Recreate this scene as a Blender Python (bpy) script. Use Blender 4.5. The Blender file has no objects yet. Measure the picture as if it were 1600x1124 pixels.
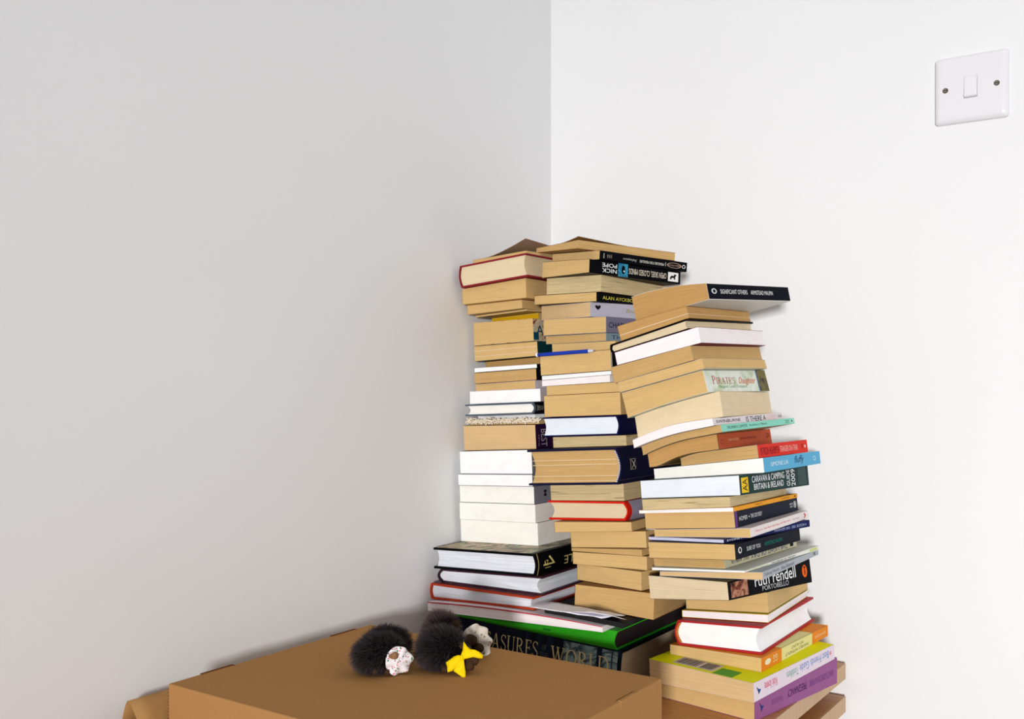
import bpy, bmesh, math, random
import numpy as np
from mathutils import Vector, Matrix

C = bpy.context.scene.collection
scn = bpy.context.scene
EYE = 1.10                      # eye height; the desk top is 0.38 m below it
DESK_Z = EYE - 0.380

# ------------------------------------------------------------------ camera
cd = bpy.data.cameras.new('camera'); cam = bpy.data.objects.new('camera', cd); C.objects.link(cam)
cam.location = (0.8725, -1.3795, EYE)
cam.rotation_euler = (math.radians(90), 0, math.atan2(.567, .823))
cd.sensor_width = 36; cd.lens = 1550/1600*36; cd.shift_y = 38/1600; cd.clip_start = .02
scn.camera = cam
# ------------------------------------------------------------------ world + light + exposure
w = bpy.data.worlds.new('world'); scn.world = w; w.use_nodes = True
w.node_tree.nodes['Background'].inputs[0].default_value = (0.95, 0.975, 1.0, 1)
w.node_tree.nodes['Background'].inputs[1].default_value = 0.37
def area(name, loc, target, size, sy, power, col):
    l = bpy.data.lights.new(name, 'AREA'); l.shape = 'RECTANGLE'; l.size = size; l.size_y = sy
    l.energy = power; l.color = col
    o = bpy.data.objects.new(name, l); C.objects.link(o); o.location = loc
    o.rotation_euler = (Vector(target)-Vector(loc)).to_track_quat('-Z', 'Y').to_euler()
    return o
area('window_light', (2.45, -5.0, 1.25), (.72, 0, .86), .50, .50, 26.8, (1, .99, .985)).data.spread = math.radians(62)
scn.view_settings.view_transform = 'Standard'
scn.view_settings.look = 'None'
scn.view_settings.gamma = 1
scn.view_settings.use_curve_mapping = False
scn.view_settings.exposure = 0.0

# ------------------------------------------------------------------ helpers
def lin(c):
    return tuple(((x/255)/12.92 if x/255 <= .04045 else ((x/255+.055)/1.055)**2.4) for x in c)
MC = {}
def mat(name, rgb, rough=.6, var=.06, bump=0, scale=60, sheen=0, coat=0, metal=0):
    if name in MC: return MC[name]
    m = bpy.data.materials.new(name); m.use_nodes = True; nt = m.node_tree
    b = nt.nodes['Principled BSDF']; c = lin(rgb)
    tc = nt.nodes.new('ShaderNodeTexCoord'); n = nt.nodes.new('ShaderNodeTexNoise')
    n.inputs['Scale'].default_value = scale; n.inputs['Detail'].default_value = 5
    nt.links.new(tc.outputs['Object'], n.inputs['Vector'])
    r = nt.nodes.new('ShaderNodeMix'); r.data_type = 'RGBA'
    r.inputs['A'].default_value = (*[x*(1-var) for x in c], 1); r.inputs['B'].default_value = (*[min(1, x*(1+var)) for x in c], 1)
    nt.links.new(n.outputs['Fac'], r.inputs['Factor']); nt.links.new(r.outputs['Result'], b.inputs['Base Color'])
    b.inputs['Roughness'].default_value = rough; b.inputs['Metallic'].default_value = metal
    b.inputs['Coat Weight'].default_value = coat; b.inputs['IOR'].default_value = 1.45 if coat else 1.1; b.inputs['Sheen Weight'].default_value = sheen
    if bump:
        bn = nt.nodes.new('ShaderNodeBump'); bn.inputs['Strength'].default_value = bump; bn.inputs['Distance'].default_value = .001
        nt.links.new(n.outputs['Fac'], bn.inputs['Height']); nt.links.new(bn.outputs['Normal'], b.inputs['Normal'])
    MC[name] = m; return m
def art(name, cols, scale=30, rough=.35, dist=1.0, uv=False):
    """printed picture: noise through a stepped ramp of colours"""
    if name in MC: return MC[name]
    m = bpy.data.materials.new(name); m.use_nodes = True; nt = m.node_tree; b = nt.nodes['Principled BSDF']
    tc = nt.nodes.new('ShaderNodeTexCoord'); n = nt.nodes.new('ShaderNodeTexNoise')
    n.inputs['Scale'].default_value = scale; n.inputs['Detail'].default_value = 4; n.inputs['Distortion'].default_value = dist
    nt.links.new(tc.outputs['UV' if uv else 'Object'], n.inputs['Vector'])
    cr = nt.nodes.new('ShaderNodeValToRGB'); e = cr.color_ramp.elements
    k = len(cols)
    while len(e) < k: e.new(.5)
    for i, c in enumerate(cols):
        e[i].position = .32+.36*i/(k-1); e[i].color = (*lin(c), 1)
    nt.links.new(n.outputs['Fac'], cr.inputs['Fac']); nt.links.new(cr.outputs['Color'], b.inputs['Base Color'])
    b.inputs['Roughness'].default_value = rough; b.inputs['IOR'].default_value = 1.15
    MC[name] = m; return m
def pages(name, rgb, streak=.25, dark=.5, thr=.66):
    """edges of stacked paper: fine lines along the leaves, a few dark streaks painting the shade in page gaps (UV in metres)"""
    if name in MC: return MC[name]
    m = bpy.data.materials.new(name); m.use_nodes = True; nt = m.node_tree; b = nt.nodes['Principled BSDF']; c = lin(rgb)
    tc = nt.nodes.new('ShaderNodeTexCoord')
    def ns(sx, sy, det, off):
        mp = nt.nodes.new('ShaderNodeMapping'); mp.inputs['Scale'].default_value = (sx, sy, 1); mp.inputs['Location'].default_value = (off, off, 0)
        oi = nt.nodes.new('ShaderNodeObjectInfo'); ad = nt.nodes.new('ShaderNodeVectorMath'); ad.operation = 'ADD'
        sc = nt.nodes.new('ShaderNodeVectorMath'); sc.operation = 'SCALE'; sc.inputs['Scale'].default_value = 37.0
        cx = nt.nodes.new('ShaderNodeCombineXYZ'); nt.links.new(oi.outputs['Random'], cx.inputs[0]); nt.links.new(oi.outputs['Random'], cx.inputs[2])
        nt.links.new(cx.outputs[0], sc.inputs[0])
        nt.links.new(tc.outputs['UV'], mp.inputs['Vector']); nt.links.new(mp.outputs[0], ad.inputs[0]); nt.links.new(sc.outputs[0], ad.inputs[1])
        n = nt.nodes.new('ShaderNodeTexNoise'); n.inputs['Scale'].default_value = 1; n.inputs['Detail'].default_value = det
        nt.links.new(ad.outputs[0], n.inputs['Vector']); return n
    n1 = ns(14, 1500, 3, 0); n2 = ns(22, 420, 2, 5); n3 = ns(55, 70, 4, 9)
    def mix(fac, A, B, lo, hi):
        mr = nt.nodes.new('ShaderNodeMapRange'); mr.inputs['From Min'].default_value = lo; mr.inputs['From Max'].default_value = hi
        nt.links.new(fac, mr.inputs['Value'])
        x = nt.nodes.new('ShaderNodeMix'); x.data_type = 'RGBA'
        nt.links.new(mr.outputs[0], x.inputs['Factor'])
        for s, v in (('A', A), ('B', B)):
            if isinstance(v, tuple): x.inputs[s].default_value = (*v, 1)
            else: nt.links.new(v, x.inputs[s])
        return x.outputs['Result']
    a = mix(n1.outputs['Fac'], tuple(x*(1-streak) for x in c), tuple(min(1, x*(1+streak*.5)) for x in c), .3, .6)
    a2 = mix(n3.outputs['Fac'], a, tuple(x*.93 for x in c), .45, .8)
    d = mix(n2.outputs['Fac'], a2, tuple(x*dark for x in c), thr, thr+.13)  # dark streaks: shade between parted leaves, put into the colour
    nt.links.new(d, b.inputs['Base Color']); b.inputs['Roughness'].default_value = .9
    bn = nt.nodes.new('ShaderNodeBump'); bn.inputs['Strength'].default_value = .25; bn.inputs['Distance'].default_value = .0006
    nt.links.new(n1.outputs['Fac'], bn.inputs['Height']); nt.links.new(bn.outputs['Normal'], b.inputs['Normal'])
    MC[name] = m; return m

def link(name, me, m=None, parent=None, smooth=False):
    o = bpy.data.objects.new(name, me); C.objects.link(o)
    if m:
        for x in (m if isinstance(m, (list, tuple)) else [m]): me.materials.append(x)
    if parent: o.parent = parent
    if smooth:
        for p in me.polygons: p.use_smooth = True
    return o
def from_bm(name, bm, m, parent=None, smooth=False, recalc=True):
    if recalc: bmesh.ops.recalc_face_normals(bm, faces=bm.faces)
    me = bpy.data.meshes.new(name); bm.to_mesh(me); bm.free()
    return link(name, me, m, parent, smooth)
def empty(name, loc, label, cat, group=None, rz=0):
    o = bpy.data.objects.new(name, None); C.objects.link(o); o.location = loc; o.rotation_euler = (0, 0, rz)
    o.empty_display_size = .02
    return tag(o, label, cat, group)
def tag(o, label, cat, group=None):
    o['label'] = label; o['category'] = cat
    if group: o['group'] = group
    return o
def struct(o): o['kind'] = 'structure'; return o
def add_box(bm, lo, hi, bevel=0, seg=2):
    vs = [bm.verts.new((x, y, z)) for x in (lo[0], hi[0]) for y in (lo[1], hi[1]) for z in (lo[2], hi[2])]
    f = [bm.faces.new([vs[i] for i in q]) for q in ((0, 1, 3, 2), (4, 6, 7, 5), (0, 4, 5, 1), (2, 3, 7, 6), (0, 2, 6, 4), (1, 5, 7, 3))]
    if bevel:
        es = list({e for x in f for e in x.edges})
        bmesh.ops.bevel(bm, geom=es, offset=bevel, segments=seg, affect='EDGES', profile=.5)
def box(name, lo, hi, m, parent=None, bevel=0, seg=2):
    bm = bmesh.new(); add_box(bm, lo, hi, bevel, seg); return from_bm(name, bm, m, parent)
def text_polys(s, spacing=1.0):
    """built-in font -> (verts Nx2, faces) with bounding box normalised to 0..1"""
    cu = bpy.data.curves.new('t', 'FONT'); cu.body = s; cu.fill_mode = 'FRONT'; cu.resolution_u = 3; cu.space_character = spacing
    o = bpy.data.objects.new('t', cu); C.objects.link(o)
    dg = bpy.context.evaluated_depsgraph_get()
    me = bpy.data.meshes.new_from_object(o.evaluated_get(dg))
    v = np.array([(p.co.x, p.co.y) for p in me.vertices]); f = [tuple(p.vertices) for p in me.polygons]
    bpy.data.objects.remove(o); bpy.data.curves.remove(cu); bpy.data.meshes.remove(me)
    v = (v-v.min(0))/np.maximum(1e-9, v.max(0)-v.min(0)); return v, f
# roman capitals drawn as strokes: thick stems, thin arms, small serifs; ~ unit height
TH, TN = .115, .05
def _st(x0, y0, x1, y1, w): return ('s', x0, y0, x1, y1, w)
def _arc(cx, cy, rx, ry, a0, a1, w0=TN, w1=TH): return ('a', cx, cy, rx, ry, a0, a1, w0, w1)
def _ser(x, y, w=.3): return _st(x-w/2, y, x+w/2, y, .045)
ROM = {
 'T': (.75, [_st(.37, 0, .37, 1, TH), _st(0, .97, .75, .97, TN), _st(.02, .82, .02, 1, .045), _st(.73, .82, .73, 1, .045), _ser(.37, .02)]),
 'R': (.78, [_st(.13, 0, .13, 1, TH), _ser(.13, .02), _st(0, .97, .3, .97, TN), _arc(.28, .74, .26, .23, -90, 90), _st(.13, .51, .3, .51, TN), _st(.33, .5, .72, .02, TH*.9), _ser(.72, .02, .14)]),
 'E': (.62, [_st(.13, 0, .13, 1, TH), _st(0, .97, .55, .97, TN), _st(0, .03, .6, .03, TN), _st(.13, .52, .42, .52, TN), _st(.54, .82, .54, .98, .045), _st(.59, .02, .59, .2, .045), _st(.42, .42, .42, .62, .045)]),
 'A': (.85, [_st(.42, 1, .72, 0, TH), _st(.42, 1, .12, 0, TN), _st(.22, .36, .6, .36, TN), _ser(.12, .02, .24), _ser(.73, .02, .26)]),
 'S': (.5, [_arc(.25, .75, .2, .22, 30, 230, TN, TN*1.4), _st(.1, .66, .42, .36, TH), _arc(.26, .25, .2, .22, -150, 50, TN, TN*1.4), _st(.45, .78, .45, .95, .045), _st(.04, .05, .04, .25, .045)]),
 'U': (.82, [_st(.15, .3, .15, 1, TH), _ser(.15, .98), _st(.66, .3, .66, 1, TN), _ser(.66, .98, .24), _arc(.405, .3, .255, .28, 180, 360, TN, TN*1.5)]),
 'O': (.9, [_arc(.45, .5, .38, .47, 0, 360)]),
 'F': (.58, [_st(.13, 0, .13, 1, TH), _ser(.13, .02), _st(0, .97, .55, .97, TN), _st(.13, .52, .42, .52, TN), _st(.54, .8, .54, .98, .045)]),
 'H': (.9, [_st(.15, 0, .15, 1, TH), _st(.72, 0, .72, 1, TH), _st(.15, .5, .72, .5, TN), _ser(.15, .02), _ser(.15, .98), _ser(.72, .02), _ser(.72, .98)]),
 'W': (1.15, [_st(.12, 1, .38, 0, TH), _st(.38, 0, .6, 1, TN), _st(.55, 1, .8, 0, TH), _st(.8, 0, 1.04, 1, TN), _ser(.12, .98, .26), _ser(.58, .98, .26), _ser(1.04, .98, .2)]),
 'L': (.62, [_st(.13, 0, .13, 1, TH), _ser(.13, .98), _st(0, .03, .6, .03, TN), _st(.58, .02, .58, .25, .045)]),
 'D': (.86, [_st(.13, 0, .13, 1, TH), _st(0, .97, .35, .97, TN), _st(0, .03, .35, .03, TN), _arc(.33, .5, .44, .47, -90, 90)]),
 'P': (.66, [_st(.13, 0, .13, 1, TH), _ser(.13, .02), _st(0, .97, .3, .97, TN), _arc(.28, .72, .28, .25, -90, 90), _st(.13, .47, .3, .47, TN)]),
 'I': (.34, [_st(.16, 0, .16, 1, TH), _ser(.16, .02), _ser(.16, .98)]),
 "'": (.2, [_st(.12, 1, .08, .75, .08)]),
 ' ': (.35, []),
}
def roman_polys(s, gap=.1, small=None):
    V = []; Fc = []; x = 0
    for k, ch in enumerate(s):
        wd, st = ROM[ch]; sc = small if (small and k > 0) else 1
        for q in st:
            if q[0] == 's':
                _, x0, y0, x1, y1, wv = q; d = Vector((x1-x0, y1-y0)).normalized()
                if abs(d.y) > .3: n = Vector((1, 0))*wv/2
                else: n = Vector((0, 1))*wv/2
                b = len(V); V += [(x0-n.x, y0-n.y), (x1-n.x, y1-n.y), (x1+n.x, y1+n.y), (x0+n.x, y0+n.y)]
                V[b:] = [(x+a*sc, c*sc) for a, c in V[b:]]; Fc.append((b, b+1, b+2, b+3))
            else:
                _, cx, cy, rx, ry, a0, a1, w0, w1 = q; n = 20; b = len(V)
                for i in range(n+1):
                    a = math.radians(a0+(a1-a0)*i/n); wv = (w0+(w1-w0)*abs(math.cos(a)))/2
                    V += [(x+(cx+(rx-wv)*math.cos(a))*sc, (cy+(ry-wv)*math.sin(a))*sc), (x+(cx+(rx+wv)*math.cos(a))*sc, (cy+(ry+wv)*math.sin(a))*sc)]
                for i in range(n): Fc.append((b+2*i, b+2*i+1, b+2*i+3, b+2*i+2))
        x += wd*sc+gap
    v = np.array(V); v = (v-v.min(0))/(v.max(0)-v.min(0)); return v, Fc

# ------------------------------------------------------------------ room
def wall_mat():
    m = bpy.data.materials.new('wall_paint'); m.use_nodes = True; nt = m.node_tree; b = nt.nodes['Principled BSDF']
    tc = nt.nodes.new('ShaderNodeTexCoord'); n = nt.nodes.new('ShaderNodeTexNoise'); n.inputs['Scale'].default_value = 420; n.inputs['Detail'].default_value = 4
    n2 = nt.nodes.new('ShaderNodeTexNoise'); n2.inputs['Scale'].default_value = 3
    for x in (n, n2): nt.links.new(tc.outputs['Object'], x.inputs['Vector'])
    r = nt.nodes.new('ShaderNodeMix'); r.data_type = 'RGBA'
    r.inputs['A'].default_value = (.795, .795, .80, 1); r.inputs['B'].default_value = (.84, .84, .845, 1)
    nt.links.new(n2.outputs['Fac'], r.inputs['Factor']); nt.links.new(r.outputs['Result'], b.inputs['Base Color'])
    b.inputs['Roughness'].default_value = .75
    bn = nt.nodes.new('ShaderNodeBump'); bn.inputs['Strength'].default_value = .12; bn.inputs['Distance'].default_value = .0006
    nt.links.new(n.outputs['Fac'], bn.inputs['Height']); nt.links.new(bn.outputs['Normal'], b.inputs['Normal'])
    return m
WM = wall_mat()
struct(box('wall_left', (-.12, -3.6, 0), (0, .12, 2.5), WM))
struct(box('wall_right', (0, 0, 0), (3.6, .12, 2.5), WM))
struct(box('floor', (-.12, -3.6, -.05), (3.6, .12, 0), mat('floor_carpet', (140, 142, 146), .95, .15, .5, 300)))
struct(box('ceiling', (-.12, -3.6, 2.5), (3.6, .12, 2.55), mat('ceiling_paint', (235, 234, 232), .8, .01)))
struct(box('baseboard_left', (0, -3.6, 0), (.015, 0, .1), mat('gloss_white', (235, 233, 228), .35, .01)))
struct(box('baseboard_right', (.015, -.015, 0), (3.6, 0, .1), MC['gloss_white']))

# ------------------------------------------------------------------ desk
def wood(name, A, B, horiz):
    m = bpy.data.materials.new(name); m.use_nodes = True; nt = m.node_tree; b = nt.nodes['Principled BSDF']
    tc = nt.nodes.new('ShaderNodeTexCoord'); mp = nt.nodes.new('ShaderNodeMapping'); mp.inputs['Scale'].default_value = horiz
    n = nt.nodes.new('ShaderNodeTexNoise'); n.inputs['Scale'].default_value = 1; n.inputs['Detail'].default_value = 6
    nt.links.new(tc.outputs['Object'], mp.inputs['Vector']); nt.links.new(mp.outputs[0], n.inputs['Vector'])
    cr = nt.nodes.new('ShaderNodeValToRGB'); cr.color_ramp.elements[0].position = .3; cr.color_ramp.elements[1].position = .7
    cr.color_ramp.elements[0].color = (*lin(A), 1); cr.color_ramp.elements[1].color = (*lin(B), 1)
    nt.links.new(n.outputs['Fac'], cr.inputs['Fac']); nt.links.new(cr.outputs['Color'], b.inputs['Base Color'])
    b.inputs['Roughness'].default_value = .45
    return m
W_TOP = wood('beech_veneer', (176, 116, 62), (196, 140, 82), (18, 260, 60))
W_EDGE = wood('beech_edge', (182, 142, 100), (208, 172, 128), (60, 420, 14))
dk = empty('wooden_desk', (.25, -.5, 0), 'light beech desk in the corner under the book stacks and cardboard box', 'desk')
dk.location = (0, 0, 0)
X1 = .481
box('desk_top', (.008, -1.05, DESK_Z-.021), (X1-.0015, -.012, DESK_Z), W_TOP, dk, .0008)
box('edge_strip', (X1-.0015, -1.05, DESK_Z-.021), (X1, -.012, DESK_Z), W_EDGE, dk)
box('lower_shelf', (.008, -1.05, DESK_Z-.066), (X1-.0015, -.012, DESK_Z-.045), W_TOP, dk, .0008)
box('edge_strip', (X1-.0015, -1.05, DESK_Z-.066), (X1, -.012, DESK_Z-.045), W_EDGE, dk)
box('spacer_rail', (.03, -.98, DESK_Z-.045), (.06, -.08, DESK_Z-.021), W_TOP, dk)
box('spacer_rail', (X1-.10, -.98, DESK_Z-.045), (X1-.07, -.08, DESK_Z-.021), W_TOP, dk)
for x, y in ((.03, -1.03), (X1-.07, -1.03), (.03, -.07), (X1-.07, -.07)):
    box('leg', (x, y, 0), (x+.045, y+.045, DESK_Z-.066), W_EDGE, dk, .002)
# poses of the books: for each stack the surfaces between the books (height, slopes, sag) and per book the near corner x, y, turn, width, length
STACKS = {'right': {'c0': (0.371, -0.165),
           'xh': 0.385,
           'tmin': 0.0022,
           'surf': [(-0.38, 0.0, 0.0, 0.0),
                    (-0.35278, 0.03672, 0.02971, 0.0),
                    (-0.32876, -0.0029, 0.0192, 0.0),
                    (-0.31767, 0.03677, 0.00282, 0.0),
                    (-0.28706, 0.05765, -0.00298, 0.0),
                    (-0.27868, 0.06848, -0.00942, 0.0),
                    (-0.26216, 0.13264, -0.05098, 0.0),
                    (-0.22809, 0.07443, 0.00882, 0.0),
                    (-0.22294, 0.10214, -0.00252, 0.0),
                    (-0.21741, 0.09617, 0.01587, 0.0),
                    (-0.20827, 0.09131, -0.00499, 0.0),
                    (-0.19023, 0.07453, -0.01629, 0.0),
                    (-0.18277, 0.08127, 0.00573, 0.0),
                    (-0.17336, 0.09923, 0.00259, 0.0),
                    (-0.15492, 0.09626, -0.01035, 0.0),
                    (-0.14975, 0.10516, -0.00951, -0.0),
                    (-0.13892, 0.09563, -0.02874, 0.0),
                    (-0.11426, 0.10695, -0.01423, 0.0),
                    (-0.0999, 0.13968, -0.01662, 0.0),
                    (-0.0853, 0.16275, -0.01153, -4.41757),
                    (-0.06687, 0.20245, -0.00232, -2.12489),
                    (-0.05902, 0.20537, -0.00982, -1.3887),
                    (-0.0464, 0.15488, -0.00058, -1.98042),
                    (-0.02059, 0.25245, -0.00885, -0.74101),
                    (0.00852, 0.25066, 0.00112, 0.0),
                    (0.02126, 0.24548, -0.00057, 0.0),
                    (0.04032, 0.21803, 0.00212, -0.0),
                    (0.05974, 0.24656, 0.00208, -0.0),
                    (0.07517, 0.26504, 0.00976, -0.0),
                    (0.09135, 0.18985, 0.0069, -0.27636),
                    (0.12301, 0.00198, 0.04274, -1.25628)],
           'books': [('R30', (0.46486, -0.30794, -0.16913, 0.13222, 0.19992)),
                     ('R29', (0.46921, -0.32177, -0.14112, 0.13952, 0.20334)),
                     ('R28', (0.46238, -0.28054, -0.08696, 0.12016, 0.19519)),
                     ('R27', (0.45849, -0.26738, 0.01214, 0.10999, 0.19701)),
                     ('R26', (0.45795, -0.24612, 0.05859, 0.10719, 0.17756)),
                     ('R25', (0.45537, -0.23874, 0.0563, 0.10324, 0.17704)),
                     ('R24', (0.43701, -0.31589, -0.20699, 0.11351, 0.18059)),
                     ('R23', (0.47053, -0.2975, -0.01429, 0.12925, 0.19185)),
                     ('R22', (0.45215, -0.30432, -0.12829, 0.12599, 0.19198)),
                     ('R21', (0.42379, -0.29416, -0.15466, 0.09974, 0.17336)),
                     ('R20', (0.44088, -0.30478, -0.08275, 0.11479, 0.1799)),
                     ('R19', (0.42539, -0.30044, -0.19758, 0.10965, 0.19399)),
                     ('R18', (0.45237, -0.28711, -0.02555, 0.12399, 0.19057)),
                     ('R17', (0.43298, -0.28654, -0.05524, 0.11915, 0.18913)),
                     ('R16', (0.43537, -0.29673, -0.0554, 0.12499, 0.19109)),
                     ('R15', (0.43292, -0.30029, -0.02162, 0.11386, 0.17913)),
                     ('R14', (0.44144, -0.29249, -0.0624, 0.1314, 0.20554)),
                     ('R13', (0.46096, -0.26889, -0.00798, 0.14087, 0.20396)),
                     ('R12', (0.45262, -0.26647, -0.0085, 0.09768, 0.17556)),
                     ('R11', (0.41193, -0.28585, -0.00533, 0.09073, 0.17374)),
                     ('R10', (0.42422, -0.30532, -0.142, 0.11057, 0.17849)),
                     ('R9', (0.41586, -0.30955, -0.10746, 0.10982, 0.17807)),
                     ('R8', (0.41833, -0.29044, 0.0264, 0.10925, 0.17554)),
                     ('R7', (0.40534, -0.30672, -0.0409, 0.10807, 0.1801)),
                     ('R6', (0.4061, -0.31421, -0.04282, 0.11274, 0.18161)),
                     ('R5', (0.39287, -0.31644, -0.08711, 0.11021, 0.18046)),
                     ('R4', (0.40109, -0.31364, -0.05481, 0.11325, 0.18179)),
                     ('R3', (0.38317, -0.30704, -0.06838, 0.10733, 0.18085)),
                     ('R2', (0.38098, -0.30188, -0.05568, 0.09442, 0.17276)),
                     ('R1', (0.40732, -0.30436, -0.20212, 0.1101, 0.17842))]},
 'middle': {'c0': (0.207, -0.162),
            'xh': 0.385,
            'tmin': 0.0022,
            'surf': [(-0.28254, -0.04416, -0.0, 0.0),
                     (-0.25618, 0.00934, -0.00098, -0.0),
                     (-0.23449, 0.03265, -0.00017, -0.0),
                     (-0.21814, 0.04706, -5e-05, -0.0),
                     (-0.21329, 0.08638, -0.00012, -0.0),
                     (-0.19256, 0.09229, -8e-05, 0.0),
                     (-0.17867, 0.07196, -0.00026, 0.0),
                     (-0.15321, 0.05924, -8e-05, 0.0),
                     (-0.13112, 0.06558, -0.00168, 0.0),
                     (-0.08356, 0.0617, 0.00063, -0.0),
                     (-0.06905, 0.05286, -9e-05, 0.0),
                     (-0.04252, 0.04497, -0.00011, -0.0),
                     (-0.01329, 0.05046, 6e-05, -0.0),
                     (-0.00033, 0.05313, -0.00012, -0.0),
                     (0.00882, 0.06619, -1e-05, -0.0),
                     (0.01431, 0.05783, -2e-05, 0.0),
                     (0.04229, 0.04739, 0.00087, -0.0),
                     (0.05504, 0.01301, 5e-05, 0.0),
                     (0.06622, 0.00598, -0.00017, 0.0),
                     (0.08813, -0.00603, 0.00051, 0.0),
                     (0.10794, -0.01181, 0.00026, 0.0),
                     (0.12, -0.01788, -0.01035, 0.0),
                     (0.14094, -0.02286, -0.02894, 0.0),
                     (0.16158, -0.06691, -0.01339, 0.0),
                     (0.17445, -0.06236, -0.00814, -0.0),
                     (0.18314, -0.01477, -0.0301, -0.0)],
            'books': [('M26', (0.3301, -0.28763, 0.02282, 0.11076, 0.178)),
                      ('M25', (0.3114, -0.28439, -0.18961, 0.10577, 0.178)),
                      ('M24', (0.3147, -0.27592, -0.03227, 0.10904, 0.178)),
                      ('M23', (0.30972, -0.27963, -0.08658, 0.10768, 0.178)),
                      ('M22', (0.3108, -0.27003, -0.0063, 0.1098, 0.178)),
                      ('M21', (0.29237, -0.27405, 0.03928, 0.11129, 0.178)),
                      ('M20', (0.28285, -0.2658, -0.05851, 0.12362, 0.187)),
                      ('M19', (0.27519, -0.26193, 0.0048, 0.11015, 0.178)),
                      ('M18', (0.28318, -0.28361, 0.0251, 0.13761, 0.205)),
                      ('M17', (0.27113, -0.24754, 0.0144, 0.11045, 0.178)),
                      ('M16', (0.2632, -0.25167, 0.01202, 0.11535, 0.185)),
                      ('M15', (0.26526, -0.25225, 0.06627, 0.11225, 0.178)),
                      ('M14', (0.26319, -0.25165, 0.01104, 0.11034, 0.178)),
                      ('M13', (0.25188, -0.25624, -0.05873, 0.10845, 0.178)),
                      ('M12', (0.25345, -0.25575, -0.04006, 0.1089, 0.178)),
                      ('M11', (0.2537, -0.2563, -0.01066, 0.10969, 0.178)),
                      ('M9', (0.25781, -0.25159, -0.13448, 0.10684, 0.178)),
                      ('M8', (0.24263, -0.24976, -0.18951, 0.1079, 0.178)),
                      ('M7', (0.24265, -0.2499, -0.15006, 0.10862, 0.178)),
                      ('M6', (0.21817, -0.24849, -0.35808, 0.10785, 0.178)),
                      ('M5', (0.22715, -0.2477, -0.15437, 0.10969, 0.178)),
                      ('M4', (0.23321, -0.24615, -0.14039, 0.09378, 0.15577)),
                      ('M3', (0.22861, -0.26878, -0.34136, 0.10006, 0.16497)),
                      ('M2', (0.23741, -0.25751, -0.32992, 0.09796, 0.16156)),
                      ('M1', (0.21619, -0.27689, -0.41111, 0.09784, 0.16473))]},
 'left': {'c0': (0.063, -0.122),
          'xh': 0.385,
          'tmin': 0.0022,
          'surf': [(-0.29273, 0.03519, 0.0, -0.0),
                   (-0.27254, 0.00293, 0.00028, 0.0),
                   (-0.25189, 0.03779, -0.0003, -0.0),
                   (-0.22295, 0.04004, -0.0012, 0.0),
                   (-0.19143, 0.03756, -5e-05, 0.0),
                   (-0.1666, 0.04297, 0.0, -0.0),
                   (-0.14235, 0.04422, -8e-05, -0.0),
                   (-0.12602, 0.04685, 1e-05, -0.0),
                   (-0.09313, 0.05751, 0.00035, -0.0),
                   (-0.0579, 0.0355, -0.00017, 0.0),
                   (-0.05009, 0.02947, 0.00083, -0.0),
                   (-0.04445, 0.04523, -0.0004, 0.0),
                   (-0.02744, 0.04347, 5e-05, -0.0),
                   (-0.00908, 0.0405, 1e-05, 0.0),
                   (0.00244, 0.05509, -3e-05, -0.0),
                   (0.01882, 0.05421, 0.0, 0.0),
                   (0.02584, 0.04444, 0.0003, 0.0),
                   (0.03543, 0.06008, -0.00028, -0.0),
                   (0.05735, 0.04364, 0.0, 0.0),
                   (0.09032, 0.02006, 0.0024, -0.0),
                   (0.09989, 0.05641, 0.00217, -0.0),
                   (0.10259, 0.0541, 0.00017, 0.0),
                   (0.11556, 0.03978, 0.00016, 0.0),
                   (0.14056, 0.08614, -0.00035, -0.0),
                   (0.1737, 0.09095, 0.00463, -0.0),
                   (0.184, 0.05959, 1e-05, 0.0)],
          'books': [('L25', (0.17809, -0.32317, 0.00418, 0.16946, 0.23994)),
                    ('L24', (0.18326, -0.31009, 0.02883, 0.16866, 0.23975)),
                    ('L23', (0.17726, -0.316, 0.01281, 0.16657, 0.23983)),
                    ('L22', (0.13947, -0.25334, 0.00093, 0.1317, 0.19799)),
                    ('L21', (0.13694, -0.25588, 0.00104, 0.12924, 0.19798)),
                    ('L20', (0.13488, -0.25588, 0.00119, 0.12717, 0.18998)),
                    ('L19', (0.13449, -0.25932, 0.00397, 0.12654, 0.18988)),
                    ('L18', (0.13116, -0.25541, 0.00268, 0.12329, 0.18994)),
                    ('L17', (0.13125, -0.24625, 0.00323, 0.12334, 0.18492)),
                    ('L16', (0.12906, -0.23425, 0.02589, 0.11673, 0.17778)),
                    ('L15', (0.11418, -0.22175, -0.08895, 0.1067, 0.178)),
                    ('L14', (0.1296, -0.24649, 0.03064, 0.11654, 0.17764)),
                    ('L13', (0.1339, -0.23873, 0.05385, 0.1168, 0.17745)),
                    ('L12', (0.11509, -0.22322, -0.04482, 0.1073, 0.178)),
                    ('L11', (0.11628, -0.22193, -0.00447, 0.10838, 0.178)),
                    ('L10', (0.11698, -0.22145, -0.00034, 0.10905, 0.178)),
                    ('L9', (0.10956, -0.2028, -0.05349, 0.0986, 0.16)),
                    ('L8', (0.11791, -0.22135, -5e-05, 0.10996, 0.178)),
                    ('L7', (0.11459, -0.22729, -0.03992, 0.10683, 0.178)),
                    ('L6', (0.10017, -0.19142, -0.03387, 0.0839, 0.15)),
                    ('L5', (0.10282, -0.22603, -0.08949, 0.09603, 0.178)),
                    ('L4', (0.10281, -0.23731, -0.00518, 0.09582, 0.17802)),
                    ('L3', (0.11766, -0.24984, -0.00016, 0.10984, 0.178)),
                    ('L2', (0.12367, -0.25727, 0.00333, 0.11596, 0.17989)),
                    ('L1', (0.10481, -0.22915, -0.07057, 0.09777, 0.178))]},
 'base': {'c0': (0, 0),
          'xh': None,
          'tmin': 0.001,
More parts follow.
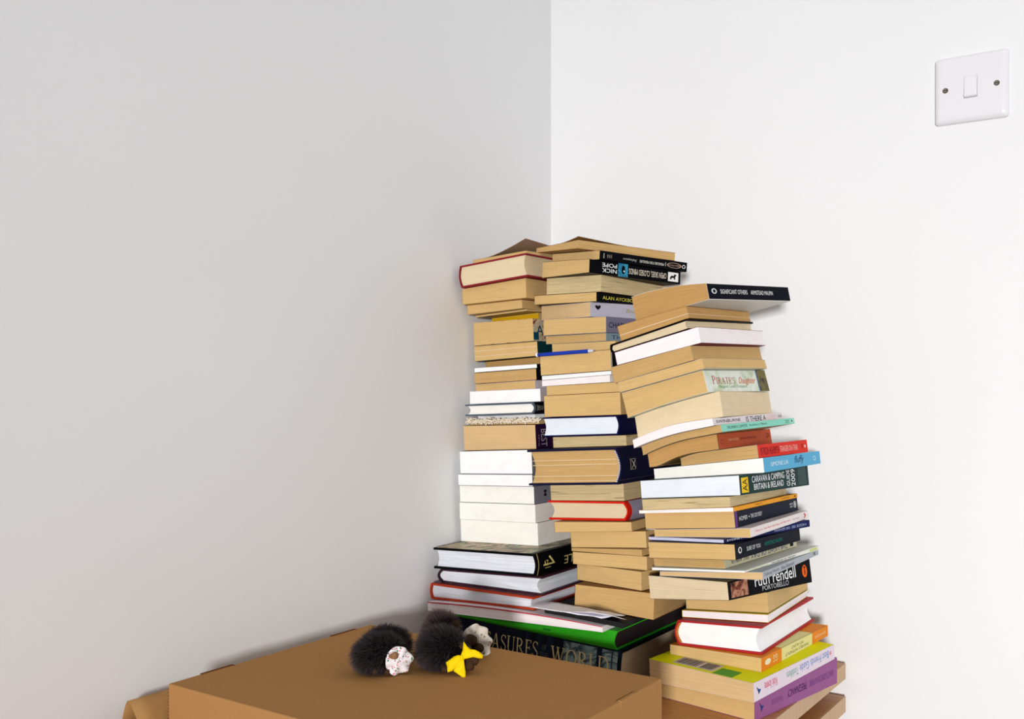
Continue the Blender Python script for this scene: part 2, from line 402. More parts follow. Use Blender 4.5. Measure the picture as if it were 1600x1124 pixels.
          'surf': [(-0.38, 0, 0, 0), (-0.3137, -0.0345, 0, 0), (-0.3083, 0.0276, 0, 0), (-0.2965, 0.0768, 0, -0.2277), (-0.2737, -0.0442, 0, 0)],
          'books': [('T', (0.3, -0.318, 0.0, 0.29, 0.26)),
                    ('FO', (0.294, -0.322, 0.0, 0.284, 0.235)),
                    ('SH', (0.283, -0.331, 0.02, 0.268, 0.21)),
                    ('BF', (0.306, -0.322, 0.0, 0.112, 0.2))]}}
# ------------------------------------------------------------------ books
PG = dict(
 tan=pages('paper_tan', (212, 176, 116), .10, .65, .70), gold=pages('paper_gold', (198, 160, 102), .14, .6, .69), peach=pages('paper_peach', (216, 182, 132), .06, .8, .75),
 oak=pages('paper_oak', (192, 148, 88), .14, .6, .68), cream=pages('paper_cream', (224, 204, 168), .06, .75, .72), old=pages('paper_old', (204, 182, 136), .2, .45, .61),
 white=pages('paper_white', (250, 250, 250), .02, .95, .85), ivory=pages('paper_ivory', (248, 246, 238), .02, .95, .85), blue=pages('paper_bluewhite', (232, 238, 246), .06, .85, .75),
 pink=pages('paper_pinkwhite', (246, 238, 238), .06, .85, .75), lines=pages('paper_leafed', (226, 230, 238), .25, .7, .64), dark=pages('paper_dark', (34, 15, 19), .5), black=pages('paper_black', (14, 13, 16), .3),
 mag=pages('paper_magazine', (212, 212, 234), .35, .6, .55), grey=pages('paper_grey', (205, 204, 205), .15))
class Book:
    """one book lying between two (slightly sloping, sometimes sagging) surfaces of its stack"""
    def __init__(s, st, k, pose, spine, sub=0):
        s.st = STACKS[st]; s.k = k; s.x, s.y, s.yaw, s.W, s.L = pose; s.spine = spine
        c, sn = math.cos(s.yaw), math.sin(s.yaw); s.eu = np.array((-c, -sn)); s.ev = np.array((-sn, c))
        s.P, s.Q = (s.L, s.W) if spine == 'F' else (s.W, s.L)
        o = s.xy(np.array([s.W/2]), np.array([s.L/2])); z = s.zb(o[0], o[1])[0]
        s.org = np.array((o[0][0], o[1][0], z))
        cc = s.st['surf'][k]; s.g = (cc[1], cc[2]); s.th = float((s.zt(o[0], o[1])-s.zb(o[0], o[1]))[0])
    def poly(s, c, x, y):
        dx = x-s.st['c0'][0]; dy = y-s.st['c0'][1]; return c[0]+c[1]*dx+c[2]*dy+c[3]*(dx*dx if s.st['xh'] is None else np.maximum(0, s.st['xh']-x)**2)
    def zb(s, x, y, k=None):
        k = s.k if k is None else k
        if k == 0: return s.poly(s.st['surf'][0], x, y)+EYE
        return s.zt(x, y, k-1)
    def zt(s, x, y, k=None):
        k = s.k if k is None else k
        lo = max(0, k-2)
        z = s.poly(s.st['surf'][lo], x, y)+EYE
        for j in range(lo, k+1): z = np.maximum(s.poly(s.st['surf'][j+1], x, y)+EYE, z+s.st['tmin'])
        return z
    def xy(s, u, v): return s.x+s.eu[0]*u+s.ev[0]*v, s.y+s.eu[1]*u+s.ev[1]*v
    def map(s, p, q, t, dz=0.0):
        """p from the spine towards the fore edge, q along the spine, t 0 bottom .. 1 top; -> coords local to the book's empty"""
        p = np.asarray(p, float); q = np.asarray(q, float); t = np.asarray(t, float); dz = np.asarray(dz, float)
        if s.spine == 'R': u, v = p, q
        elif s.spine == 'L': u, v = s.W-p, q
        else: u, v = s.W-q, p
        x, y = s.xy(u, v); x0, y0 = x, y; G = .00025
        for _ in range(3):
            b = s.zb(x, y)+G; tt = s.zt(x, y)-G; z = b*(1-t)+tt*t+dz; h = z-(b+tt)/2
            x = x0-s.g[0]*h; y = y0-s.g[1]*h
        return np.stack([x-s.org[0], y-s.org[1], z-s.org[2]], -1)
def mesh_uv(name, co, faces, uvs, m, parent, smooth=False, outward=True):
    me = bpy.data.meshes.new(name); me.from_pydata([tuple(c) for c in co], [], faces)
    if uvs is not None:
        l = me.uv_layers.new(name='UVMap'); k = 0
        for f in uvs:
            for uv in f: l.data[k].uv = uv; k += 1
    bm = bmesh.new(); bm.from_mesh(me); bmesh.ops.recalc_face_normals(bm, faces=bm.faces); bm.to_mesh(me); bm.free()
    return link(name, me, m, parent, smooth)
def page_block(b, m, p0, p1, q0, q1, T, bulge, parent, name='page_block', tA=0., tB=1., jit=.00022, seed=0):
    """p0/p1 spine-side and fore-edge, bulge = concave fore edge + rounded back"""
    rnd = random.Random(seed); nu = 9; nv = 9
    th = max(.001, b.th*(tB-tA)); ns = max(2, min(22, int(th/.0011)))
    per = [(i/nu, 0., 0) for i in range(nu)]+[(1., i/nv, 1) for i in range(nv)]+[(1-i/nu, 1., 2) for i in range(nu)]+[(0., 1-i/nv, 3) for i in range(nv)]
    pp, qq, tt, dd = [], [], [], []
    def pq(a, c, t, j):
        bl = bulge*math.sin(math.pi*t); o = bulge
        pa = p0+(o-bl) ; pb = p1-bl
        ja = j*rnd.uniform(-1, 1)
        return pa+(pb-pa)*a+(ja if a == 1 else 0), q0+(q1-q0)*c+(ja if c in (0, 1) else 0)*(1 if c == 1 else -1)*.8
    for k in range(ns+1):
        t = k/ns; jk = rnd.uniform(-1, 1)*jit; sd = rnd.random()
        for (a, c, side) in per:
            rnd2 = jk
            bl = bulge*math.sin(math.pi*t)
            pa = p0+(bulge-bl); pb = p1-bl
            p = pa+(pb-pa)*a; q = q0+(q1-q0)*c
            if a == 1: p += jk
            if c == 0: q -= jk
            if c == 1: q += jk
            pp.append(p); qq.append(q); tt.append(tA+(tB-tA)*t); dd.append(T*(1-2*(tA+(tB-tA)*t)))
    n = len(per); faces = []; uvs = []
    for k in range(ns):
        for i in range(n):
            j = (i+1) % n; faces.append((k*n+i, k*n+j, (k+1)*n+j, (k+1)*n+i))
            side = per[i][2]
            def al(idx, end=False):
                a, c, sd = per[idx]
                return (a*(p1-p0)) if side in (0, 2) else (c*(q1-q0))+.4
            u0, u1 = al(i), al(j); v0, v1 = th*k/ns, th*(k+1)/ns
            uvs.append(((u0, v0), (u1, v0), (u1, v1), (u0, v1)))
    base = len(pp)
    for k, t in ((0, 0.), (1, 1.)):
        for i in range(nu+1):
            for j in range(nv+1):
                bl = 0; pa = p0+bulge; pb = p1
                pp.append(pa+(pb-pa)*i/nu); qq.append(q0+(q1-q0)*j/nv); tt.append(tA+(tB-tA)*t); dd.append(T*(1-2*(tA+(tB-tA)*t)))
        o = base+k*(nu+1)*(nv+1)
        for i in range(nu):
            for j in range(nv):
                a = o+i*(nv+1)+j; faces.append((a, a+1, a+nv+2, a+nv+1)); uvs.append(((i*.01, j*.01),)*4)
    co = b.map(pp, qq, tt, dd)
    return mesh_uv(name, co, faces, uvs, m, parent)
def shell(b, m, prof, q0, q1, parent, name='cover', nq=8, lift=None, smooth=False, flare=0):
    """prof: list of (outer(p,t,dz), inner(p,t,dz)) pairs, extruded along q"""
    n = len(prof); pp, qq, tt, dd = [], [], [], []
    for k in range(nq+1):
        q = q0+(q1-q0)*k/nq
        for o, i in prof:
            for (p, t, dz) in (o, i):
                e = 0
                if lift and t > .99: e = lift(p/b.P, (q-q0)/(q1-q0))
                pp.append(p); qq.append(q); tt.append(t); dd.append(dz+e)
    faces = []; R = 2*n
    for k in range(nq):
        a = k*R; c = a+R
        for i in range(n-1):
            faces.append((a+2*i, a+2*i+2, c+2*i+2, c+2*i)); faces.append((a+2*i+1, c+2*i+1, c+2*i+3, a+2*i+3))
        faces.append((a, c, c+1, a+1)); e = 2*(n-1); faces.append((a+e, a+e+1, c+e+1, c+e))
    for a in (0, nq*R):
        for i in range(n-1): faces.append((a+2*i, a+2*i+1, a+2*i+3, a+2*i+2))
    co = b.map(pp, qq, tt, dd)
    uvs = [tuple((qq[v], pp[v]) for v in f) for f in faces]
    return mesh_uv(name, co, faces, uvs, m, parent, smooth)
def slice_rows(v, faces):
    bm = bmesh.new(); vs = [bm.verts.new((a, c, 0)) for a, c in v]
    for f in faces:
        try: bm.faces.new([vs[i] for i in f])
        except ValueError: pass
    for ax, no in ((1, (0, 1, 0)),):
        for k in range(1, 10):
            bmesh.ops.bisect_plane(bm, geom=bm.verts[:]+bm.edges[:]+bm.faces[:], plane_co=(0, k/10, 0), plane_no=no)
    bm.verts.index_update(); o = np.array([(q.co.x, q.co.y) for q in bm.verts]); fc = [tuple(q.index for q in f.verts) for f in bm.faces]; bm.free()
    return o, fc
def decal(b, v, faces, m, parent, name, face='spine', a0=0, a1=1, c0=0, c1=1, flip=False, off=.00012, vert=False, bulge=0, shear=0):
    """flat print wrapped on a face: v in 0..1 box placed at a0..a1 of the length, c0..c1 of the height"""
    x = v[:, 0]; y = v[:, 1]
    if shear: x = (x+shear*y)/(1+shear)
    if flip: x, y = 1-x, 1-y
    if vert == 1: x, y = 1-y, x
    if vert == -1: x, y = y, 1-x
    if bulge and len(v) > 4:
        v, faces = slice_rows(np.stack([x, y], -1), faces); x, y = v[:, 0], v[:, 1]
    A = a0+(a1-a0)*x; B = c0+(c1-c0)*y
    if face == 'spine':
        p = -off+bulge*(1-np.sin(np.pi*B)); co = b.map(p, A*b.Q, B, 0)
    elif face == 'head':          # the front (left) face seen in the photo, q=0
        co = b.map(B*0+A*b.P, -off+0*A, B, 0)
    elif face == 'top':
        co = b.map(B*b.P, A*b.Q, np.ones_like(A), .00012+off*.6)
    elif face == 'bottom':
        co = b.map(B*b.P, A*b.Q, np.zeros_like(A), -.0003)
    me = bpy.data.meshes.new(name); me.from_pydata([tuple(c) for c in co], [], [tuple(f) for f in faces])
    return link(name, me, m, parent)
def rect(nx=12, ny=14):
    v = np.array([(i/nx, j/ny) for i in range(nx+1) for j in range(ny+1)])
    return v, [(i*(ny+1)+j, (i+1)*(ny+1)+j, (i+1)*(ny+1)+j+1, i*(ny+1)+j+1) for i in range(nx) for j in range(ny)]
def disc(n=24, r0=0.):
    a = [2*math.pi*i/n for i in range(n)]
    v = [(.5+.5*math.cos(t), .5+.5*math.sin(t)) for t in a]
    if r0:
        v += [(.5+.5*r0*math.cos(t), .5+.5*r0*math.sin(t)) for t in a]
        return np.array(v), [(i, (i+1) % n, n+(i+1) % n, n+i) for i in range(n)]
    return np.array(v), [tuple(range(n))]
def ink(rgb): return mat('ink_%02x%02x%02x' % tuple(int(x) for x in rgb), rgb, .5, .02)
BULGE = {}
def make_book(sid, st, k, pose, spec):
    kind = spec.get('kind', 'pb'); sp = spec.get('spine', 'L')
    b = Book(st, k, pose, sp); b.spec = spec; W, Q = b.P, b.Q; seed = sum(ord(c)*7**i for i, c in enumerate(sid))
    root = empty(spec.get('name', 'paperback_book' if kind == 'pb' else 'hardback_book'), tuple(b.org), spec['label'], 'book')
    if 'group' in spec: root['group'] = spec['group']
    cm = spec['cover'] if not isinstance(spec['cover'], tuple) else mat('cover_%02x%02x%02x' % spec['cover'], spec['cover'], spec.get('rough', .38), .05, 0, 90)
    pm = PG[spec['pg']]; b.bulge = 0
    nP = 10
    if kind == 'pb':
        t = .0003
        tt = min(.5, t/max(b.th, .001))
        outer = [(W*(1-i/nP), 0., 0.) for i in range(nP)]+[(.0004, 0, 0), (0, 0, .0005)]+[(0, .33, 0), (0, .66, 0)]+[(0, 1, -.0005), (.0004, 1, 0)]+[(W*(i+1)/nP, 1., 0.) for i in range(nP)]
        inner = [(W*(1-i/nP), 0., t) for i in range(nP)]+[(t*1.5, 0, t), (t, 0, .0005+t)]+[(t, .33, 0), (t, .66, 0)]+[(t, 1, -.0005-t), (t*1.5, 1, -t)]+[(W*(i+1)/nP, 1., -t) for i in range(nP)]
        shell(b, cm, list(zip(outer, inner)), 0, Q, root, lift=spec.get('lift'))
        ins = spec.get('inset', .0003)
        page_block(b, pm, t*1.2, W-.0004, ins, Q-.0003, t, 0, root, seed=seed, jit=spec.get('jit', .00006 if spec['pg'] in ('white', 'ivory', 'pink', 'blue') else .00015))
    else:
        T = spec.get('T', .0023); bl = spec.get('bulge', .005); b.bulge = bl; st_ = .0016; ov = spec.get('ov', .003)
        ns = 10
        outer = [(W*(1-i/nP)+(bl+.001)*(i/nP), 0., 0.) for i in range(nP)]
        inner = [(o[0], 0., T) for o in outer]
        for i in range(ns+1):
            t = i/ns; outer.append((bl*(1-math.sin(math.pi*t)), t, 0.))
            inner.append((bl*(1-math.sin(math.pi*t))+st_, t, T*(1-2*t)))
        for i in range(nP):
            a = (i+1)/nP; outer.append((W*a+(bl+.001)*(1-a), 1., 0.)); inner.append((outer[-1][0], 1., -T))
        shell(b, cm, list(zip(outer, inner)), 0, Q, root, smooth=False)
        page_block(b, pm, st_+.0008, W-ov, ov*.8, Q-ov, T+.0001, bl, root, seed=seed, jit=.00007)
        if spec.get('band'):
            c1, c2 = spec['band']; n = 40; pp, qq, tt, dd = [], [], [], []
            for i in range(n+1):
                t = i/n
                for (dp, q) in ((-.0002, ov*.2), (.0022, ov*.2), (.0022, ov*.8), (-.0002, ov*.8)):
                    pp.append(bl*(1-math.sin(math.pi*t))+st_+dp); qq.append(q); tt.append(t); dd.append((T+.0006)*(1-2*t))
            co = b.map(pp, qq, tt, dd); fs = []
            for i in range(n):
                for j in range(4): fs.append((4*i+j, 4*i+(j+1) % 4, 4*i+4+(j+1) % 4, 4*i+4+j))
            fs += [(0, 1, 2, 3), (4*n, 4*n+3, 4*n+2, 4*n+1)]
            me = bpy.data.meshes.new('headband'); me.from_pydata([tuple(c) for c in co], [], fs)
            o = link('headband', me, [ink(c1), ink(c2)], root)
            for i, p in enumerate(me.polygons): p.material_index = (i//4) % 2
        if spec.get('jacket'):      # printed paper jacket over both boards and the spine, a hair outside them
            o2 = [(p-(.0004 if i in range(nP, nP+ns+1) else 0), t, dz+(.00035 if t > .5 else -.00035)) for i, (p, t, dz) in enumerate(outer)]
            shell(b, spec['jacket'], list(zip(o2, outer)), 0, Q, root, name='dust_jacket', lift=spec.get('lift'))
    for d in spec.get('marks', []):
        typ = d[0]; kw = dict(d[-1]) if isinstance(d[-1], dict) else {}
        f = kw.pop('face', 'spine'); kw['bulge'] = b.bulge if f == 'spine' else 0
        if typ == 't':        # ('t', text, a0,a1,c0,c1, rgb, kw)
            v, fc = text_polys(d[1], kw.pop('sp', 1.0)); decal(b, v, fc, ink(d[6]), root, 'spine_text', f, *d[2:6], off=.00030 if kind == 'pb' else .0009, **kw)
        elif typ == 'r':      # roman capitals
            v, fc = roman_polys(d[1], small=kw.pop('small', None)); decal(b, v, fc, ink(d[6]), root, 'spine_text', f, *d[2:6], off=.00030 if kind == 'pb' else .0009, **kw)
        elif typ == 'p':      # ('p', name, a0,a1,c0,c1, rgb|mat, kw) panel
            v, fc = rect(); mm = ink(d[6]) if isinstance(d[6], tuple) else d[6]; decal(b, v, fc, mm, root, d[1], f, *d[2:6], off=kw.pop('off', .00012 if kind == 'pb' else .00055), **kw)
        elif typ == 'b':      # bar code: uneven dark bars
            v, fc, y, n = [], [], 0., 0
            for wd in (.03, .015, .045, .02, .03, .05, .015, .03, .02, .045, .015, .03, .05, .02, .03):
                v += [(0, y), (1, y), (1, y+wd), (0, y+wd)]; fc.append((n, n+1, n+2, n+3)); n += 4; y += wd*.7+.045
            decal(b, np.array(v)/(1, y), fc, ink(d[6]), root, d[1], f, *d[2:6], **kw)
        elif typ == 'd':
            v, fc = disc(24, kw.pop('r0', 0)); mm = ink(d[6]) if isinstance(d[6], tuple) else d[6]; decal(b, v, fc, mm, root, d[1], f, *d[2:6], off=kw.pop('off', .0002), **kw)
        elif typ == 'g':      # polygon outline given in 0..1
            v = np.array(d[7]); decal(b, v, [tuple(range(len(v)))], ink(d[6]), root, d[1], f, *d[2:6], off=kw.pop('off', .00026 if kind == 'pb' else .0007), **kw)
    for t in spec.get('plates', []):   # lighter leaves showing as thin lines in the page edges
        page_block(b, PG['cream'], .001 + (.002 if kind != 'pb' else 0), W-(.0001 if kind == 'pb' else .0028), (.0001 if kind == 'pb' else .0022), Q-.003, 0 if kind == 'pb' else .002, b.bulge, root, name='plate_section', tA=t-.0004/b.th, tB=t+.0004/b.th, jit=0)
    return b, root
W_ = (245, 245, 245); K_ = (12, 12, 14)
BK = {}
def B(sid, label, pg, spine='L', cover=(200, 185, 150), **kw):
    BK[sid] = dict(label=label, pg=pg, spine=spine, cover=cover, **kw)
PENGUIN = [(.5, 1), (.75, .8), (.78, .4), (.6, 0), (.35, 0), (.22, .4), (.28, .8)]
def badge(a0, a1, c0=.2, c1=.8, rgb=W_): return ('d', 'spine_emblem', a0, a1, c0, c1, rgb, {'r0': .72})
# ---- left stack, top to bottom
B('L1', 'thin paperback with a curled-up cover corner, topmost of the left stack', 'tan', cover=(176, 152, 128), lift=lambda p, q: .017*max(0, (p-.25)/.75)**1.4*max(0, 1-q*1.1)**.7)
B('L2', 'worn dark red hardback with cream pages near the top of the left stack', 'cream', kind='hb', cover=mat('cloth_red', (138, 38, 48), .7, .25, .3, 200), bulge=.003, T=.0024, ov=.002)
B('L3', 'thick yellowed paperback directly under the worn red hardback in the left stack', 'tan', cover=(196, 160, 100))
B('L4', 'thinner tan paperback, second below the worn red hardback', 'tan', cover=(190, 160, 110))
B('L5', 'very thin paperback just above the yellow-covered one in the left stack', 'tan', cover=(200, 176, 130))
B('L6', 'small yellow-covered book set back in shade in the upper left stack', 'tan', cover=(206, 160, 20), marks=[('p', 'cover_edge', .0, 1, .08, .92, (206, 160, 20), dict(face='head', off=.0004))])
B('L7', 'thick tan paperback with a colourful picture spine reading AN in the left stack', 'tan', 'R', cover=art('spine_picture', [(20, 70, 90), (150, 60, 40), (200, 190, 160), (190, 178, 150), (206, 196, 168), (160, 70, 50)], 60),
  marks=[('t', 'AN', .04, .24, .28, .72, (20, 60, 90)), ('p', 'spine_panel', .0, .07, .05, .4, (14, 70, 90))])
B('L8', 'tan paperback with two pale lines in its pages and a dark green spine', 'tan', 'R', cover=(16, 58, 62), plates=(.66, .30))
B('L9', 'brown-paged small paperback set back above the thin white-paged book in the left stack', 'oak', cover=(150, 110, 60))
B('L10', 'thin bright white-paged book with a black spine in the left stack', 'white', 'R', cover=(8, 8, 11))
B('L11', 'tan paperback under the thin white-paged book in the left stack', 'gold', 'R', cover=(16, 16, 20))
B('L12', 'tan paperback with a pale mauve spine in the middle of the left stack', 'tan', 'R', cover=(206, 196, 204))
B('L13', 'white-paged paperback lying on the grey-edged hardback in the left stack', 'white', 'R', cover=(206, 196, 202))
B('L14', 'slim hardback with shiny grey boards, white pages and a black spine', 'ivory', 'R', kind='hb', cover=mat('steel_grey_board', (84, 94, 108), .25, .1), jacket=None, bulge=.004, T=.0022, ov=.0035,
  marks=[('p', 'spine_panel', .02, 1, .02, .98, (12, 12, 16)), ('t', 'BIO', .05, .2, .3, .7, (150, 150, 140), {}) , ('p', 'spine_line', .035, .045, .25, .75, (150, 150, 140), {'off': .0007})])
B('L15', 'very thin white-paged booklet above the frilly white trim in the left stack', 'white', cover=(220, 220, 218))
B('L16', 'thin tan book under the frilly white crocheted trim in the left stack', 'tan', cover=(180, 150, 90))
B('L17', 'thick peach-paged paperback with a deep purple spine in the left stack', 'peach', 'R', cover=mat('purple_spine', (44, 18, 54), .4, .3), marks=[('t', 'BEST', .07, .15, .08, .8, (170, 160, 170), {'vert': -1}), ('t', 'the', .03, .05, .1, .6, (150, 130, 120), {'vert': -1})])
B('L18', 'thick white-paged book, highest of the five white ones in the left stack', 'white', 'R', cover=(120, 120, 124))
B('L19', 'thinnest of the five thick white-paged books in the left stack', 'white', 'R', cover=(130, 130, 134))
B('L20', 'white-paged paperback with a grey spine bearing a small dark emblem', 'ivory', 'R', cover=(128, 128, 138), marks=[('g', 'spine_emblem', .12, .17, .35, .75, (40, 30, 34), [(0, .2), (.4, .5), (0, .8), (.5, 1), (1, .8), (.6, .5), (1, .2), (.5, 0)])])
B('L21', 'ivory-paged paperback resting on the lowest white one in the left stack', 'ivory', 'L', cover=(225, 222, 212))
B('L22', 'lowest of the five white-paged books, lying on the large black hardback', 'ivory', 'L', cover=(225, 222, 212))
B('L23', 'large black hardback with a picture jacket and gold letters in the left stack', 'lines', 'R', kind='hb', cover=(10, 11, 14), bulge=.003, T=.003, ov=.004,
  marks=[('p', 'cover_picture', .0, .98, .05, .97, art('landscape_jacket', [(40, 34, 28), (150, 124, 92), (206, 182, 150), (150, 160, 120), (60, 50, 40), (200, 172, 140)], 26), {'face': 'top'}),
         ('t', 'LE', .29, .38, .22, .60, (205, 190, 120), {'flip': True}),
         ('g', 'spine_emblem', .07, .19, .34, .80, (205, 190, 120), [(0, .12), (1, .12), (.62, 1), (.5, .88), (.8, .26), (0, .26)]), ('t', 'AZ', .075, .12, .38, .62, (205, 190, 120)), ('p', 'spine_line', .09, .15, .26, .29, (190, 176, 120)),
         ('p', 'spine_line', .02, .026, .02, .98, (190, 176, 120))])
B('L24', 'large hardback with rounded dark spine and orange-patched jacket below the black one', 'lines', 'L', kind='hb', cover=art('dark_mauve_jacket', [(40, 24, 32), (66, 36, 46), (52, 30, 40), (84, 50, 54)], 40), bulge=.006, T=.0026, ov=.004,
  marks=[('p', 'orange_patch', 0, .03, .44, .575, (206, 110, 44), {'face': 'top'}), ('p', 'orange_patch', 0, .03, .69, .835, (206, 110, 44), {'face': 'top'})])
B('L25', 'large hardback with rust-red boards, bottom book of the left stack', 'lines', 'L', kind='hb', cover=mat('rust_board', (178, 60, 34), .45, .1), bulge=.002, T=.0024, ov=.004,
  marks=[('p', 'cover_picture', .02, .98, .02, .98, art('mauve_jacket', [(60, 40, 50), (110, 70, 74), (80, 60, 80), (140, 90, 60)], 30), {'face': 'top'})])
# ---- middle stack
B('M1', 'old tan paperback with a flared cover corner, topmost of the middle stack', 'gold', cover=(170, 130, 80), lift=lambda p, q: .0045*max(0, (p-.6)/.4)**1.5*max(0, 1-q*2.2))
B('M2', 'slim black-spined paperback of a play with an oval badge, second in the middle stack', 'tan', 'R', cover=(7, 8, 13),
  marks=[('t', 'MEASURE FOR MEASURE', .44, .72, .3, .58, (220, 215, 205), {'flip': True}), ('t', 'Shakespeare', .25, .41, .28, .62, (170, 165, 160), {'flip': True, 'shear': .05}),
         ('d', 'spine_badge', .76, .93, .22, .78, (200, 170, 150), {'r0': .88}), ('t', 'Signet Classic', .78, .91, .4, .6, (190, 160, 140), {'flip': True}),
         badge(.94, .98, .3, .7), ('t', '* * *', .08, .13, .25, .7, (180, 170, 150)), ('p', 'spine_panel', .04, .05, .2, .75, (150, 150, 140)), ('t', 'III', .735, .745, .3, .7, (200, 200, 190))])
B('M3', 'thick black-spined paperback with a blue eye picture and upside-down white title', 'tan', 'R', cover=(6, 7, 11),
  marks=[('t', 'OPEN SKIES, CLOSED MINDS', .415, .835, .28, .78, (226, 216, 196), {'flip': True}), ('t', 'NICK', .13, .285, .16, .46, W_, {'flip': True}), ('t', 'POPE', .13, .285, .56, .86, W_, {'flip': True}),
         ('p', 'eye_picture', .30, .405, .0, 1, art('eye_blue', [(10, 40, 70), (30, 110, 150), (60, 150, 180), (20, 70, 110)], 60)), ('d', 'eye_picture', .335, .375, .2, .85, (6, 10, 20), {'off': .0003}), ('d', 'eye_glint', .355, .37, .35, .5, (210, 230, 240), {'off': .0004}),
         ('p', 'spine_label', .855, .975, .14, .86, (235, 232, 228)), ('g', 'label_horse', .875, .955, .25, .75, (16, 14, 14), [(0, .1), (.1, .55), (.3, .7), (.55, .65), (.7, 1), (1, .8), (.8, .6), (.8, .1), (.65, .1), (.6, .35), (.3, .35), (.2, .1)])])
B('M4', 'thick pale paperback lying just under the blue-eye paperback', 'old', cover=(196, 176, 136))
B('M5', 'black-spined paperback with yellow author lettering in the middle stack', 'tan', 'R', cover=(8, 8, 11), marks=[('t', 'ALAN AYCKBOURN', .07, .56, .3, .68, (226, 216, 90)), ('p', 'spine_bar', .575, .60, .3, .72, (214, 60, 60)), ('t', 'THE NORMAN', .62, .98, .3, .68, W_)])
B('M6', 'paperback with lilac-grey spine, black heart and gold italic title', 'peach', 'R', cover=(186, 182, 196), marks=[('g', 'heart', .045, .10, .48, .82, (20, 18, 22), [(.5, 0), (.95, .5), (1, .85), (.75, 1), (.5, .8), (.25, 1), (0, .85), (.05, .5)]), ('t', 'Body, Mind, and Spirit', .34, .9, .32, .66, (160, 150, 90), {'shear': .04})])
B('M7', 'tan paperback with a slate-purple spine and dark serif capitals', 'tan', 'R', cover=(122, 118, 142), marks=[('t', 'CHARLES DICKENS', .03, .6, .32, .66, (30, 28, 36))])
B('M8', 'brown-paged paperback with a pale blue spine in the middle stack', 'gold', 'R', cover=(128, 148, 158), marks=[('t', 'THE HITCHHIKER', .06, .8, .25, .75, (30, 70, 110))])
B('M9', 'tan paperback lying right on top of the blue pen', 'tan', cover=(180, 150, 100))
B('M11', 'thick tan paperback directly beneath the blue pen', 'tan', 'R', cover=(22, 22, 26), marks=[('p', 'spine_line', 0, .012, 0, 1, (220, 220, 220))])
B('M12', 'thin bright white booklet, upper of two pale ones in the middle stack', 'white', cover=(240, 240, 240))
B('M13', 'thin off-white booklet, lower of two pale ones in the middle stack', 'pink', cover=(226, 218, 214))
B('M14', 'tan paperback under the two thin pale booklets in the middle stack', 'tan', cover=(196, 164, 110))
B('M15', 'thick tan paperback sitting on the navy hardback with bluish white pages', 'tan', 'L', cover=(150, 110, 60))
B('M16', 'navy hardback with bluish white pages in the middle stack', 'blue', 'R', kind='hb', cover=(18, 20, 62), bulge=.003, T=.0020, ov=.001)
B('M17', 'tan paperback between the two navy hardbacks in the middle stack', 'old', cover=(130, 100, 60))
B('M18', 'very thick navy hardback with tan pages and striped headband', 'gold', 'R', kind='hb', cover=mat('navy_cloth', (22, 24, 52), .55, .2, .2, 400), bulge=.006, T=.0028, ov=.004, band=((235, 235, 235), (40, 44, 120)), plates=(.70, .56, .22, .07),
  marks=[('p', 'spine_emblem', .12, .20, .36, .66, (170, 160, 140)), ('p', 'spine_emblem', .125, .195, .375, .645, (18, 20, 40), {'off': .0009}), ('g', 'spine_emblem', .13, .19, .39, .63, (200, 190, 170), [(0, 0), (.4, .5), (0, 1), (.15, 1), (.5, .6), (.85, 1), (1, .95), (.6, .5), (1, .05), (.85, 0), (.5, .4), (.15, 0)], {'off': .0012})])
B('M19', 'streaky old paperback above the bright red hardback', 'old', 'L', cover=(120, 96, 66))
B('M20', 'bright red hardback with cream pages and a pale mauve jacket spine', 'cream', 'R', kind='hb', cover=mat('bright_red_board', (214, 36, 20), .4, .05), bulge=.005, T=.0026, ov=.003,
  jacket=None, marks=[('p', 'dust_jacket', .05, 1, .0, 1, (150, 144, 164)), ('p', 'spine_mark', .20, .30, .60, .74, (20, 20, 24), {'off': .0011}), ('p', 'spine_mark', .20, .30, .36, .54, (20, 20, 24), {'off': .0011})])
B('M21', 'tan paperback with rounded corners directly under the bright red hardback', 'tan', cover=(150, 116, 74))
B('M22', 'thick tan paperback holding a folded paper corner in the middle stack', 'tan', cover=(170, 140, 90))
B('M23', 'thin paperback squeezed between two tan paperbacks low in the middle stack', 'gold', cover=(140, 110, 70))
B('M24', 'tan paperback, third from the bottom of the middle stack', 'tan', cover=(130, 104, 70))
B('M25', 'pale tan paperback, second from the bottom of the middle stack', 'tan', cover=(150, 120, 80))
B('M26', 'thick orange-tan paperback, bottom of the middle stack, overhanging the green folder', 'gold', cover=(120, 80, 40))
# ---- right stack
B('R1', 'topmost paperback of the right stack, navy spine and pale tilted cover', 'oak', 'R', cover=mat('cream_cover', (226, 224, 214), .4, .03), marks=[('p', 'spine_panel', .0, 1, .03, .97, (10, 11, 24)), ('t', 'SIGNIFICANT OTHERS', .14, .46, .38, .66, (225, 225, 225)), ('t', 'ARMISTEAD MAUPIN', .50, .78, .38, .66, (225, 225, 225)), ('d', 'spine_emblem', .04, .10, .36, .70, (210, 210, 205), {}), ('d', 'spine_emblem', .055, .085, .42, .64, (10, 11, 24), {'off': .0004})])
B('R2', 'oak-brown paperback with one pale leaf line, second in the right stack', 'oak', cover=(140, 104, 56), plates=(.38,))
B('R3', 'slim black-covered hardback third from the top of the right stack', 'cream', 'L', kind='hb', cover=(8, 8, 11), bulge=.0018, T=.0022, ov=.002)
B('R4', 'white-paged book under the slim black hardback', 'pink', 'L', cover=(110, 30, 50))
B('R5', 'oak-paged paperback under the white-paged book in the upper right stack', 'gold', cover=(170, 150, 120))
B('R6', 'thin tan paperback with pale grey cover above the green pirate spine', 'tan', cover=(196, 186, 166))
